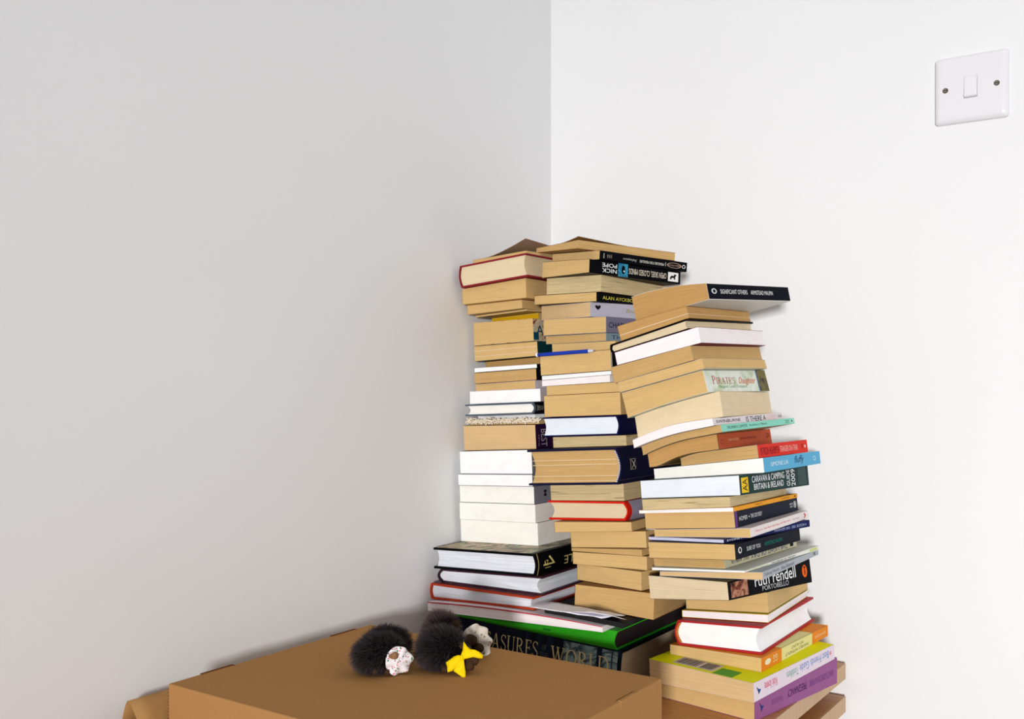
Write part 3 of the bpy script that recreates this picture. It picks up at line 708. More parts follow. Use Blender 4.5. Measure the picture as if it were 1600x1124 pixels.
B('R7', 'thick paperback with pastel green spine and red PIRATE lettering', 'tan', 'R', cover=art('pastel_green', [(176, 190, 160), (214, 222, 204), (228, 230, 222), (190, 206, 170)], 22),
  marks=[('r', "PIRATE'S", .10, .45, .36, .74, (176, 40, 30), {'small': .8}), ('t', 'Daughter', .50, .80, .28, .66, (214, 110, 70), {'shear': .1}), ('t', 'Margaret Cezair-Thompson', .18, .62, .14, .32, (130, 160, 120)), ('p', 'spine_panel', .84, 1, .0, 1, art('dark_green_end', [(60, 50, 40), (120, 110, 50), (40, 34, 40)], 40)), ('p', 'spine_line', .825, .84, .0, 1, (70, 100, 150), {'off': .0003})])
B('R8', 'very thick cream-paged paperback under the green pirate book', 'cream', cover=(204, 190, 160))
B('R9', 'thin white paperback with black question title on its white spine', 'pink', 'R', cover=(222, 214, 216), marks=[('t', 'SWINBURNE', .04, .37, .3, .72, (50, 44, 70)), ('t', 'IS THERE A', .45, .74, .12, .84, (16, 16, 20)), ('t', 'GOD?', .76, .90, .14, .84, (236, 190, 190)), ('t', 'OXFORD', .93, .99, .35, .68, (60, 50, 60))])
B('R10', 'thin paperback with mint green spine in the right stack', 'gold', 'R', cover=(190, 176, 140), marks=[('p', 'spine_panel', 0, 1, 0, 1, (138, 208, 188)),('t', 'TRUMAN CAPOTE', .07, .33, .32, .74, (50, 90, 84)), ('t', "Breakfast at Tiffany's", .36, .60, .30, .72, (60, 100, 90)), ('t', 'MODERN', .86, .92, .56, .74, (30, 50, 50)), ('t', 'CLASSICS', .86, .92, .26, .44, (30, 50, 50)), ('d', 'bird_badge', .935, .985, .15, .85, (200, 225, 215), {'r0': .7}), ('g', 'bird_badge', .948, .972, .3, .75, (30, 40, 40), PENGUIN)])
B('R11', 'drooping paperback with rust orange spine in the right stack', 'oak', 'R', cover=(120, 96, 56), marks=[('p', 'spine_panel', .008, 1, .02, .98, mat('rust_spine', (190, 84, 48), .45, .12, 0, 60)),('t', 'JANE AUSTEN', .18, .36, .44, .62, (222, 190, 150)), ('t', 'PRIDE AND PREJUDICE', .40, .70, .44, .62, (80, 34, 40)), ('d', 'spine_emblem', .04, .10, .3, .62, (120, 50, 40), {'r0': .8}), ('t', 'DV', .90, .97, .4, .75, (70, 30, 30))])
B('R12', 'paperback with bright red spine jutting out above the light blue one', 'gold', 'R', cover=(196, 176, 140), marks=[('p', 'spine_panel', .006, 1, 0, 1, (222, 54, 42)),('t', 'PATRICIA HIGHSMITH', .05, .40, .18, .76, (120, 20, 24)), ('t', 'STRANGERS ON A TRAIN', .42, .78, .26, .72, (240, 190, 180)), ('t', 'VT', .86, .90, .3, .7, (130, 20, 24)), ('d', 'spine_emblem', .93, .96, .38, .62, (235, 220, 215), {})])
B('R13', 'white-paged graphic paperback with light blue spine in the right stack', 'ivory', 'R', cover=(232, 234, 232), marks=[('p', 'spine_panel', 0, 1, 0, 1, (96, 176, 214)),('t', 'SIMONE LIA', .11, .40, .36, .66, (225, 240, 245)), ('t', 'fluffy', .50, .69, .18, .86, (24, 60, 110), {'shear': .15}), ('d', 'spine_emblem', .86, .91, .32, .68, (200, 225, 235), {'r0': .7})])
B('R14', 'camping guide with dark green spine and square yellow badge', 'blue', 'R', cover=(28, 58, 56), marks=[('p', 'yellow_badge', .02, .11, .10, .86, (240, 196, 40)), ('t', 'AA', .035, .095, .18, .78, (16, 16, 16), {'vert': 1}), ('t', 'CARAVAN & CAMPING', .16, .62, .54, .86, W_), ('t', 'BRITAIN & IRELAND', .18, .60, .16, .46, W_), ('t', 'GUIDE', .65, .70, .12, .92, W_, {'vert': 1}), ('t', '2009', .72, .78, .08, .92, W_, {'vert': 1}), ('p', 'spine_panel', .83, .96, .08, .92, art('guide_text', [(50, 74, 72), (28, 58, 56), (70, 96, 92)], 500))])
B('R15', 'streaky old paperback under the green camping guide', 'old', cover=(110, 90, 60))
B('R16', 'very thin white-paged book with orange spine in the right stack', 'white', 'R', cover=(236, 160, 44), marks=[('t', 'NIGHTS', .32, .42, .35, .7, (110, 60, 20)), ('t', 'A CHRISTMAS', .72, .86, .35, .7, (110, 60, 20)), ('d', 'spine_emblem', .94, .97, .3, .7, (90, 50, 30), {})])
B('R17', 'classic paperback with navy spine and purple edge strip', 'tan', 'R', cover=(22, 27, 44), marks=[('p', 'spine_band', .0, .035, .0, 1, (110, 64, 130)), ('t', 'HOMER', .06, .18, .36, .62, (225, 225, 225)), ('d', 'spine_dot', .20, .212, .44, .54, W_, {}), ('t', 'THE ODYSSEY', .225, .40, .36, .62, (225, 225, 225)), ('t', 'PENGUIN', .86, .91, .56, .68, W_), ('t', 'CLASSICS', .86, .91, .36, .48, W_), ('d', 'bird_badge', .925, .975, .28, .78, (230, 230, 230), {'r0': .8}), ('g', 'bird_badge', .937, .963, .38, .70, W_, PENGUIN)])
B('R18', 'paperback with white spine, pink title and small red chevron', 'tan', 'R', cover=(232, 222, 220), marks=[('t', "Where's You Been Burning, and Not Said", .06, .66, .34, .66, (226, 130, 130), {'shear': .02}), ('t', 'Sam Kean', .70, .82, .36, .62, (190, 170, 170)), ('g', 'chevron', .91, .95, .25, .78, (196, 40, 50), [(0, 0), (.5, 0), (1, .5), (.5, 1), (0, 1), (.5, .5)])])
B('R19', 'glossy navy magazine with violet-tinted page edges in the right stack', 'mag', 'R', cover=(28, 34, 82), marks=[('t', 'SYDNEY', .03, .20, .3, .74, W_), ('t', 'PASSENGER 2002 - 2003  EDITION 4', .56, .95, .3, .68, (170, 180, 214))])
B('R20', 'paperback with navy spine and teal author lettering in the right stack', 'tan', 'R', cover=(14, 17, 30), marks=[('d', 'spine_emblem', .04, .09, .34, .76, (230, 230, 226), {}), ('d', 'spine_emblem', .052, .078, .42, .70, (14, 17, 30), {'off': .0004}), ('t', 'SURE OF YOU', .16, .36, .38, .66, (225, 225, 225)), ('t', 'ARMISTEAD MAUPIN', .42, .70, .38, .66, (20, 120, 110))])
B('R21', 'beige-spined thriller with upside-down blue title in the right stack', 'gold', 'R', cover=(196, 190, 160), marks=[('t', 'THE LIGHT OF DAY', .34, .86, .22, .84, (20, 50, 110), {'flip': True}), ('t', 'ERIC AMBLER', .08, .31, .30, .72, (50, 44, 40), {'flip': True}), ('p', 'spine_logo', .90, .95, .3, .8, (20, 26, 40))])
B('R22', 'very thin white-paged book with off-white spine and small black title', 'white', 'R', cover=(226, 226, 214), marks=[('t', 'THE ORDER OF THE DAY', .33, .66, .25, .78, (16, 16, 16)), ('t', 'NADINE GOULD', .06, .29, .22, .72, (186, 206, 110)), ('p', 'spine_panel', .86, .97, .15, .85, (200, 206, 140))])
B('R23', 'thin paperback with silver grey spine crossing over the black thriller', 'peach', 'R', cover=(172, 178, 184), marks=[('t', 'Talking Heads', .02, .27, .25, .78, (120, 126, 134)), ('t', 'Alan Bennett', .30, .53, .25, .78, (110, 116, 124)), ('t', 'BBC', .90, .94, .3, .8, (60, 70, 84))])
B('R24', 'thriller with black spine, white author name and orange oval badge', 'cream', 'R', cover=(7, 8, 13), marks=[('t', 'ruth rendell', .30, .80, .38, .92, W_), ('t', 'PORTOBELLO', .38, .70, .12, .34, (190, 190, 190)), ('p', 'spine_photo', .03, .22, .10, .90, art('face_photo', [(30, 16, 14), (120, 60, 40), (196, 140, 110), (70, 30, 26)], 70)), ('d', 'orange_badge', .885, .95, .28, .82, (232, 96, 30), {}), ('g', 'orange_badge', .905, .93, .35, .75, (60, 30, 20), [(0, 1), (1, 1), (1, .85), (.6, .85), (.75, .3), (.5, 0), (.25, .3), (.4, .85), (0, .85)], {'off': .0005})])
B('R25', 'tan paperback between the black-spined thriller and the yellow-covered thin book', 'tan', cover=mat('olive_cover', (120, 134, 92), .5, .3))
B('R26', 'thin pale-paged book with mustard yellow cover in the right stack', 'pink', cover=(214, 184, 20))
B('R27', 'thick red hardback with bright white pages low in the right stack', 'white', 'L', kind='hb', cover=mat('red_board', (176, 40, 44), .4, .1), bulge=.005, T=.0024, ov=.003, band=((226, 160, 60), (150, 30, 30)),
  marks=[('p', 'cover_picture', .35, 1, .45, .80, (30, 40, 60), {'face': 'top'}), ('p', 'cover_line', .35, 1, .80, .815, (226, 190, 90), {'face': 'top'})])
B('R28', 'orange-spined paperback with a cream title band in the lower right stack', 'tan', 'R', cover=(228, 202, 156), marks=[('p', 'spine_panel', 0, 1, 0, 1, (226, 134, 40)), ('p', 'cover_panel', 0, 1, 0, 1, (226, 134, 40), {'face': 'top'}),('p', 'title_band', .28, .74, .0, 1, (226, 218, 150), {'off': .0002}), ('p', 'title_band', .28, .74, .0, 1, (226, 218, 150), {'face': 'top', 'off': .0005}), ('t', 'TRAVELS WITHOUT', .33, .69, .18, .42, (90, 90, 70), {'flip': True}), ('t', 'MY AUNT', .42, .60, .55, .78, (90, 90, 70), {'flip': True}), ('d', 'spine_emblem', .05, .13, .3, .75, (236, 226, 190), {}), ('t', 'GG', .16, .22, .25, .8, (240, 220, 170), {'flip': True}), ('t', 'GRAHAM GREENE', .78, .96, .38, .62, (240, 210, 150), {'flip': True}), ('p', 'cover_picture', .80, .92, .3, .7, (120, 60, 110), {'face': 'top'})])
B('R29', 'yellow-topped paperback with white spine and pastel script, second from the bottom right', 'peach', 'R', cover=(214, 200, 190),
  marks=[('p', 'cover_panel', 0, 1, 0, 1, mat('acid_yellow', (236, 232, 10), .4, .05, 0, 60), {'face': 'top'}),('p', 'spine_panel', .0, 1, .0, 1, (228, 212, 222)), ('t', 'Best Friends Guide', .54, .92, .28, .78, (110, 150, 200), {'flip': True}), ('t', 'Toddlers', .38, .52, .28, .72, (110, 176, 150), {'flip': True}), ('t', 'Vicki Iovine', .12, .27, .28, .76, (214, 60, 100), {'flip': True}), ('g', 'spine_bird', .03, .08, .3, .75, (40, 70, 130), [(0, 1), (.5, .6), (1, .5), (.7, .2), (.4, 0), (.3, .4)]), ('t', '*', .93, .96, .4, .7, (214, 60, 100)),
         ('p', 'barcode_label', .035, .17, .40, .80, (214, 196, 180), {'face': 'top', 'off': .0004}), ('b', 'barcode_bars', .05, .155, .58, .785, (50, 44, 48), {'face': 'top', 'off': .0007}), ('b', 'barcode_bars', .05, .155, .43, .55, (60, 54, 56), {'face': 'top', 'off': .0007}),
         ('p', 'green_sticker', .01, .125, .20, .385, (90, 160, 50), {'face': 'top', 'off': .0004})])
B('R30', 'purple paperback, bottom book of the right stack, lying on the desk', 'tan', 'R', cover=(152, 90, 140), marks=[('t', 'PREGNANCY', .37, .60, .36, .66, (70, 34, 84), {'flip': True}), ('t', 'THE BOOK', .18, .32, .36, .60, (130, 76, 130), {'flip': True}), ('t', "WHAT'S GOING ON IN THERE", .64, .95, .36, .62, (120, 66, 140), {'flip': True}), ('g', 'spine_bird', .05, .10, .30, .75, (50, 60, 120), [(0, 1), (.5, .6), (1, .5), (.7, .2), (.4, 0), (.3, .4)])])
BOOKS = {}
for st, S_ in ((a, STACKS[a]) for a in ('left', 'middle', 'right')):
    for k, (sid, pose) in enumerate(S_['books']):
        BOOKS[sid] = make_book(sid, st, k, pose, BK[sid])
# ------------------------------------------------------------------ flat things under the left and middle stacks
JK = art('night_jacket', [(8, 12, 24), (16, 24, 44), (12, 18, 32), (26, 40, 60), (10, 14, 24)], 14, .25)
GOLD = (206, 190, 140)
B('T', 'huge dark hardback with gold capitals on its spine, on the desk behind the box', 'cream', 'F', kind='hb', cover=mat('black_board', (14, 14, 18), .4), bulge=.004, T=.003, ov=.005, jacket=JK,
  marks=[('p', 'spine_picture', .72, .985, .03, .97, art('stone_columns', [(60, 84, 92), (130, 156, 158), (40, 60, 74), (150, 172, 170), (70, 96, 104)], 30, .25)),
         ('p', 'spine_band', .885, .91, .03, .97, (20, 32, 52), {'off': .0006}), ('p', 'spine_band', .955, .962, .03, .97, (40, 60, 76), {'off': .0006}),
         ('r', 'TREASURES', .205, .59, .50, .84, GOLD), ('r', 'OF', .612, .636, .70, .80, (120, 116, 96)), ('r', 'THE', .602, .646, .52, .64, (96, 94, 84)), ('r', 'WORLD', .657, .945, .47, .82, GOLD), ('r', 'THE', .06, .17, .54, .84, GOLD)])
B('FO', 'bright green plastic document folder stuffed with papers, lying on the huge dark hardback', 'dark', 'F', kind='hb', cover=mat('green_plastic', (58, 190, 40), .3, .06), bulge=.007, T=.0014, ov=.002, marks=[('p', 'catch_slot', .64, .68, .5, .62, (30, 130, 40))])
B('SH', 'sheaf of white papers with a red-edged top sheet on the green folder', 'pink', 'L', cover=(236, 226, 230), inset=.0006, marks=[('p', 'red_edge', 0, 1, .88, 1, (190, 50, 62), dict(face='head', off=.0009))])
B('BF', 'slim black card folder under the middle stack, on the white papers', 'black', 'L', cover=(16, 15, 18))
for sid, pose in STACKS['base']['books']:
    k = [b[0] for b in STACKS['base']['books']].index(sid)
    b, r = make_book(sid, 'base', k, pose, BK[sid]); BOOKS[sid] = (b, r)
    nm, ct = {'T': ('hardback_book', 'book'), 'FO': ('document_folder', 'folder'), 'SH': ('paper_sheaf', 'papers'), 'BF': ('card_folder', 'folder')}[sid]
    r.name = nm; r['category'] = ct

def sheet(name, pts, nx, ny, m, label, cat, th=.0003, parent=None):
    """thin sheet from a function pts(i,j)->xyz, given a real thickness"""
    bm = bmesh.new(); V = [[[bm.verts.new(Vector(pts(i/nx, j/ny))+Vector((0, 0, s*th))) for j in range(ny+1)] for i in range(nx+1)] for s in (0, 1)]
    for s in (0, 1):
        for i in range(nx):
            for j in range(ny): bm.faces.new((V[s][i][j], V[s][i+1][j], V[s][i+1][j+1], V[s][i][j+1]))
    for i in range(nx):
        for j in (0, ny): bm.faces.new((V[0][i][j], V[0][i+1][j], V[1][i+1][j], V[1][i][j]))
    for j in range(ny):
        for i in (0, nx): bm.faces.new((V[0][i][j], V[0][i][j+1], V[1][i][j+1], V[1][i][j]))
    o = from_bm(name, bm, m, parent, True)
    if label: tag(o, label, cat)
    return o
PAPER = mat('white_paper', (244, 243, 250), .7, .02)
def base_z(x, y, k): b = BOOKS['T'][0]; return float(b.zt(np.array([x]), np.array([y]), k)[0])
def crump(x0, y0, x1, y1, x2, y2, lift, k=2):
    def f(a, c):
        x = x0+(x1-x0)*a+(x2-x0)*c; y = y0+(y1-y0)*a+(y2-y0)*c
        return (x, y, base_z(x, y, k)+.0012+lift*a*(1-c)+.0012*math.sin(9*a+4*c)**2*a)
    return f
sheet('paper_sheet', crump(.180, -.342, .285, -.338, .190, -.298, .003, 3), 10, 8, PAPER, 'loose white paper sheet sticking out between the stacks over the folder', 'paper')
sheet('paper_sheet', crump(.225, -.336, .280, -.346, .250, -.302, .011, 3), 8, 6, PAPER, 'small crumpled white paper with raised corner in front of the bottom middle book', 'paper')
b = BOOKS['M21'][0]; v0 = b.org; q0 = b.map([.0, .0, .0], [.004, .020, .02], [0., 0., 0.], 0)+b.org if b.spine == 'L' else None
b22 = BOOKS['M22'][0]
def scr(a, c):
    p = b22.map([b22.P-.006+.034*a], [.012+.035*c], [1.], 0)[0]+b22.org
    return (p[0], p[1], p[2]+.0004+.012*a*max(0, a-.3))
sheet('paper_scrap', lambda a, c: scr(a*(1-.6*c), c), 6, 6, PAPER, 'folded white paper corner poking out from the right side of the middle stack', 'paper')

# pen wedged between two paperbacks
def tube(bm, pts, rad, n=10):
    rings = []
    for i, p in enumerate(pts):
        d = (Vector(pts[min(i+1, len(pts)-1)])-Vector(pts[max(i-1, 0)])).normalized(); q = d.to_track_quat('Z', 'Y')
        rings.append([bm.verts.new(Vector(p)+q @ Vector((rad[i]*math.cos(2*math.pi*k/n), rad[i]*math.sin(2*math.pi*k/n), 0))) for k in range(n)])
    for a, c in zip(rings, rings[1:]):
        for k in range(n): bm.faces.new((a[k], a[(k+1) % n], c[(k+1) % n], c[k]))
    bm.faces.new(rings[0][::-1]); bm.faces.new(rings[-1])
b = BOOKS['M11'][0]
P0 = Vector(b.map([b.P+.003], [-.0030], [1.], 0)[0]+b.org); P1 = Vector(b.map([.020], [-.0030], [1.], 0)[0]+b.org)
pen = empty('ballpoint_pen', P0, 'slim blue pen with pale tip wedged between tan books in the middle stack', 'pen')
def seg(name, a, c, ra, rb, m):
    bm = bmesh.new(); d = P1-P0; pts = [d*(a+(c-a)*i/6) for i in range(7)]; tube(bm, pts, [ra+(rb-ra)*i/6 for i in range(7)]); return from_bm(name, bm, m, pen, True)
seg('barrel', .03, .88, .0026, .0026, mat('blue_plastic', (34, 62, 168), .25, .05))
seg('end_cap', 0, .03, .0028, .0028, PAPER); seg('tip', .88, .96, .0026, .0014, mat('pale_plastic', (206, 206, 222), .3)); seg('point', .96, 1, .0009, .0003, mat('steel', (150, 150, 155), .25, 0, 0, 60, metal=1))

# crocheted trim hanging out over the thin book
b = BOOKS['L16'][0]; rnd = random.Random(5); bm = bmesh.new(); org = Vector(b.map([b.P/2], [0.], [1.], 0)[0]+b.org)
for i in range(120):
    a = i/119; p = Vector(b.map([b.P*(1.02-1.06*a)], [-.0025+rnd.uniform(-.002, .0015)], [.75+.42*math.sin(i*1.9)+rnd.uniform(-.2, .2)], 0)[0]+b.org)-org
    d = Vector((rnd.uniform(-1, 1), rnd.uniform(-.4, .4), rnd.uniform(-1, 1))).normalized()*rnd.uniform(.0015, .003)
    tube(bm, [p-d, p-d*.6, p+d*.6, p+d], [.0004, .0011, .0011, .0004], 6)
for k in range(3):
    tube(bm, [Vector(b.map([b.P*(1.01-1.03*i/40)], [-.002], [.45+.25*k+.12*math.sin(i*1.3+k)], 0)[0]+b.org)-org for i in range(41)], [.0007]*41, 5)
o = from_bm('crocheted_trim', bm, mat('cream_yarn', (240, 226, 204), .9, .12, .3, 500), None, True); o.location = org
tag(o, 'frilly cream crocheted trim along the front of a thin book in the left stack', 'trim')

# ------------------------------------------------------------------ cardboard box
KR = mat('kraft_top', (172, 127, 78), .8, .09, .15, 420); KE = mat('kraft_edge', (96, 58, 34), .9, .1); KB = mat('kraft_inside', (104, 62, 36), .85, .1)
BX0, BX1, BY0, BY1, BZ = .050, .4385, -.7755, -.487, EYE-.2915
bxo = empty('cardboard_box', ((BX0+BX1)/2, (BY0+BY1)/2, DESK_Z), 'flat brown cardboard box with slotted edges on the desk beside the left wall', 'box')
def bpart(name, lo, hi, m, bev=0, seg=3):
    o = box(name, lo, hi, m, bxo, bev, seg); o.matrix_parent_inverse = Matrix.Translation(-Vector(bxo.location)); return o
bpart('lid', (BX0+.003, BY0+.003, BZ-.004), (BX1-.003, BY1-.003, BZ), KR)
bpart('front_panel', (BX0+.0004, BY0, DESK_Z+.0005), (BX1-.0004, BY0+.005, BZ), KR, .0018)
bpart('back_panel', (BX0+.0004, BY1-.005, DESK_Z+.0005), (BX1-.0004, BY1, BZ), KR, .0018)
bpart('side_panel', (BX0, BY0+.0005, DESK_Z+.0005), (BX0+.005, BY1-.0005, BZ-.00005), KR, .0016)
bpart('side_panel', (BX1-.005, BY0+.0005, DESK_Z+.0005), (BX1, BY1-.0005, BZ-.00005), KR, .0016)
bpart('bottom_panel', (BX0+.006, BY0+.005, DESK_Z+.0005), (BX1-.006, BY1-.005, DESK_Z+.0035), KR)
def tab(x, y0, y1, s):
    bpart('locking_tab', (min(x, x+s*.0028), y0, BZ-.006), (max(x, x+s*.0028), y1, BZ+.0006), KB, .0003, 1)
    bpart('slot_notch', (min(x, x+s*.0046), y1-.0012, BZ-.002), (max(x, x+s*.0046), y1+.0004, BZ+.0004), KE)
for y0, y1 in ((-.737, -.697), (-.556, -.516)): tab(BX0-.0006, y0, y1, 1)
bpart('locking_tab', (BX1-.0035, -.574, BZ-.006), (BX1+.0004, -.542, BZ+.0005), KR, .0003, 1); bpart('slot_notch', (BX1-.0047, -.575, BZ-.003), (BX1-.0035, -.541, BZ+.0002), KE)
bm = bmesh.new()      # fluted raw edge at the front left corner
for i in range(26):
    z = DESK_Z+.003+i*(BZ-DESK_Z-.006)/26; add_box(bm, (BX0-.0006, BY0+.0008, z), (BX0+.001, BY0+.0036, z+.0012))
o = from_bm('fluted_edge', bm, KE, bxo); o.matrix_parent_inverse = Matrix.Translation(-Vector(bxo.location))

# ------------------------------------------------------------------ brown paper bag between box and wall
def bag(a, c):
    ang = math.radians(200-225*a); rx, rz = .0185, .030
    x = .0262+rx*math.cos(ang)*(1+.12*math.sin(3*c)); z = EYE-.3365+rz*math.sin(ang)+.002*math.sin(8*a+2*c)-.010*c*0
    if a < .12: z -= (.12-a)*.32
    if a > .85: z -= (a-.85)*.22
    return (max(.002, min(.0475, x)), -.800+.25*c+.004*math.sin(7*a), z)
o = sheet('paper_bag', bag, 36, 14, mat('bag_kraft', (176, 134, 84), .75, .08, .3, 90), 'curled brown paper bag squeezed between the cardboard box and the left wall', 'bag', .0009)
# make the bag reach the desk: its lower body
def bag2(a, c): return (.006+.038*a, -.797+.24*c, DESK_Z+.0006+.0015*math.sin(5*a)+ (.040*abs(2*a-1)**6))
s2 = sheet('bag_bottom', bag2, 16, 10, MC['bag_kraft'], None, None, .0009, o)

# ------------------------------------------------------------------ furry toys on the box
RTv = Vector((.823, .567, 0)).normalized(); CMv = Vector((RTv.y, -RTv.x, 0)); UPv = Vector((0, 0, 1))
SUEDE = mat('brown_suede', (70, 50, 36), .9, .15, .4, 400); FURB = mat('fur_skin', (12, 9, 12), .9, .1)
def fur_mat(name, root, tip):
    if name in MC: return MC[name]
    m = bpy.data.materials.new(name); m.use_nodes = True; nt = m.node_tree; b = nt.nodes['Principled BSDF']
    tc = nt.nodes.new('ShaderNodeTexCoord'); sp = nt.nodes.new('ShaderNodeSeparateXYZ'); nt.links.new(tc.outputs['UV'], sp.inputs[0])
    x = nt.nodes.new('ShaderNodeMix'); x.data_type = 'RGBA'; x.inputs['A'].default_value = (*lin(root), 1); x.inputs['B'].default_value = (*lin(tip), 1)
    nt.links.new(sp.outputs[1], x.inputs['Factor']); nt.links.new(x.outputs['Result'], b.inputs['Base Color']); b.inputs['Roughness'].default_value = .6
    MC[name] = m; return m
FUR = fur_mat('dark_fur', (9, 7, 11), (74, 62, 64)); FUR2 = fur_mat('brown_fur', (16, 12, 15), (118, 98, 94))
def L3(o, r, c, u): return Vector(o)+RTv*r+CMv*c+UPv*u
def toy(px, label, size, fur, seed, comb, name='plush_toy', bald=None):
    bald = (RTv*bald[0]+CMv*bald[1]+UPv*bald[2]).normalized() if bald else None
    rnd = random.Random(seed); rx, ry, rz = size; base = Vector((px[0], px[1], BZ))
    root = empty(name, base, label, 'plush toy')
    ax = px[2]; A1 = (RTv*math.cos(ax)+CMv*math.sin(ax)); A2 = (CMv*math.cos(ax)-RTv*math.sin(ax)); ctr = UPv*(rz*.93)
    def surf(th, ph):    # egg shaped trunk running into a rounder head lobe
        d = Vector((math.cos(th)*math.sin(ph), math.sin(th)*math.sin(ph), math.cos(ph)))
        k = 1+.10*max(0, d.x)**2-.06*abs(d.x)*(1-abs(d.x))+.03*math.sin(3*th+seed)
        return A1*(rx*d.x*k)+A2*(ry*d.y*k)+UPv*(rz*d.z*(k if d.z > 0 else .95)), A1*(d.x/rx)+A2*(d.y/ry)+UPv*(d.z/rz)
    bm = bmesh.new(); nt_, np_ = 28, 16; rows = []
    for j in range(1, np_):
        rows.append([bm.verts.new(surf(2*math.pi*i/nt_, math.pi*j/np_)[0]+ctr) for i in range(nt_)])
    t = bm.verts.new(surf(0, 0)[0]+ctr); bo = bm.verts.new(surf(0, math.pi)[0]+ctr)
    for a, c in zip(rows, rows[1:]):
        for i in range(nt_): bm.faces.new((a[i], a[(i+1) % nt_], c[(i+1) % nt_], c[i]))
    for i in range(nt_): bm.faces.new((t, rows[0][i], rows[0][(i+1) % nt_])); bm.faces.new((bo, rows[-1][(i+1) % nt_], rows[-1][i]))
    from_bm('body', bm, FURB, root, True)
    co, fs, uv = [], [], []
    comb = (RTv*comb[0]+CMv*comb[1]+UPv*comb[2])
    for i in range(9000):
        ph = math.acos(rnd.uniform(-.95, 1)); th = rnd.uniform(0, 2*math.pi); p, n = surf(th, ph); n = n.normalized(); p = p+ctr
        if bald and n.dot(bald) > .88: continue
        ln = rnd.uniform(.5, 1.2)*.0080
        d0 = (n*1.0+comb*.55+Vector((rnd.gauss(0, .22), rnd.gauss(0, .22), rnd.gauss(0, .22)))).normalized()
        d1 = (d0+comb*.7+Vector((0, 0, -.18))).normalized()
        s = d0.cross(Vector((rnd.uniform(-1, 1), rnd.uniform(-1, 1), rnd.uniform(-1, 1)))).normalized()*.00015
        m_ = p+d0*ln*.55; e = m_+d1*ln*.5
        for q in (m_, e):
            if q.z < .0007: q.z = .0007+rnd.random()*.001
        k = len(co); co += [p-s, p+s, m_+s*.8, m_-s*.8, e]; fs += [(k, k+1, k+2, k+3), (k+3, k+2, k+4)]
        uv += [((0, 0), (0, 0), (0, .5), (0, .5)), ((0, .5), (0, .5), (0, 1))]
    me = bpy.data.meshes.new('fur'); me.from_pydata([tuple(c) for c in co], [], fs); l = me.uv_layers.new(name='UVMap'); k = 0
    for f in uv:
        for q in f: l.data[k].uv = q; k += 1
    link('fur', me, fur, root); return root
def paw(root, a, c, r, name='paw', m=SUEDE):
    """soft rounded limb from a to c (offsets right / toward the viewer / up from the toy's base)"""
    A = RTv*a[0]+CMv*a[1]+UPv*a[2]; D = RTv*c[0]+CMv*c[1]+UPv*c[2]; bm = bmesh.new(); n = 10
    pts = []; rad = []
    L = (D-A).length
    for i in range(n+1):
        t = i/n; pts.append(A+(D-A)*t); e = min(1, math.sqrt(max(.02, 1-((t-.72)/.28)**2))) if t > .72 else 1; rad.append(r*(.82+.25*t)*e)
    tube(bm, pts, rad, 12); return from_bm(name, bm, m, root, True)
def ruffle(root, c, nrm, R, m, name, depth=.008, seed=0, nlob=7, squash=1.0):
    C0 = RTv*c[0]+CMv*c[1]+UPv*c[2]; N = (RTv*nrm[0]+CMv*nrm[1]+UPv*nrm[2]).normalized(); q = N.to_track_quat('Z', 'Y'); bm = bmesh.new(); rings = []; n = 56
    for side in (0, 1):
        for k in range(9):
            f = k/8; r = R*(.03+.97*f); row = []
            for i in range(n):
                a = 2*math.pi*i/n; wv = math.sin(nlob*a+seed)*f*f
                rr = r*(1+.035*wv+.04*math.sin(3*a+seed*2)); z = depth*(f**1.3)*-1+.0022*wv+side*-.0006
                row.append(bm.verts.new(C0+q @ Vector((rr*math.cos(a), rr*math.sin(a)*squash, z+depth))))
            rings.append(row)
    for s in (0, 9):
        for k in range(8):
            for i in range(n): bm.faces.new((rings[s+k][i], rings[s+k][(i+1) % n], rings[s+k+1][(i+1) % n], rings[s+k+1][i]))
    for k in (0, 8):
        for i in range(n): bm.faces.new((rings[k][i], rings[k][(i+1) % n], rings[9+k][(i+1) % n], rings[9+k][i]))
    return from_bm(name, bm, m, root, True)
def spots(name, basec, cols, scale, thr):
    if name in MC: return MC[name]
    m = bpy.data.materials.new(name); m.use_nodes = True; nt = m.node_tree; b = nt.nodes['Principled BSDF']; tc = nt.nodes.new('ShaderNodeTexCoord')
    cur = None
    for i, (c, s, t) in enumerate(cols):
        vo = nt.nodes.new('ShaderNodeTexVoronoi'); vo.inputs['Scale'].default_value = s; mp = nt.nodes.new('ShaderNodeMapping'); mp.inputs['Location'].default_value = (i*.37, i*.71, i*.13)
        nt.links.new(tc.outputs['Object'], mp.inputs['Vector']); nt.links.new(mp.outputs[0], vo.inputs['Vector'])
        lt = nt.nodes.new('ShaderNodeMath'); lt.operation = 'LESS_THAN'; lt.inputs[1].default_value = t; nt.links.new(vo.outputs['Distance'], lt.inputs[0])
        x = nt.nodes.new('ShaderNodeMix'); x.data_type = 'RGBA'; x.inputs['B'].default_value = (*lin(c), 1)
        if cur is None: x.inputs['A'].default_value = (*lin(basec), 1)
        else: nt.links.new(cur, x.inputs['A'])
        nt.links.new(lt.outputs[0], x.inputs['Factor']); cur = x.outputs['Result']
    nt.links.new(cur, b.inputs['Base Color']); b.inputs['Roughness'].default_value = .8; MC[name] = m; return m
FLORAL = spots('floral_cotton', (240, 236, 238), [((226, 120, 140), 330, .28), ((40, 130, 60), 240, .22), ((214, 60, 90), 420, .16)], 0, 0)
BROWNW = spots('spotted_cotton', (206, 196, 182), [((150, 130, 104), 160, .2)], 0, 0)
YEL = mat('yellow_ribbon', (246, 208, 16), .5, .08, .2, 200)
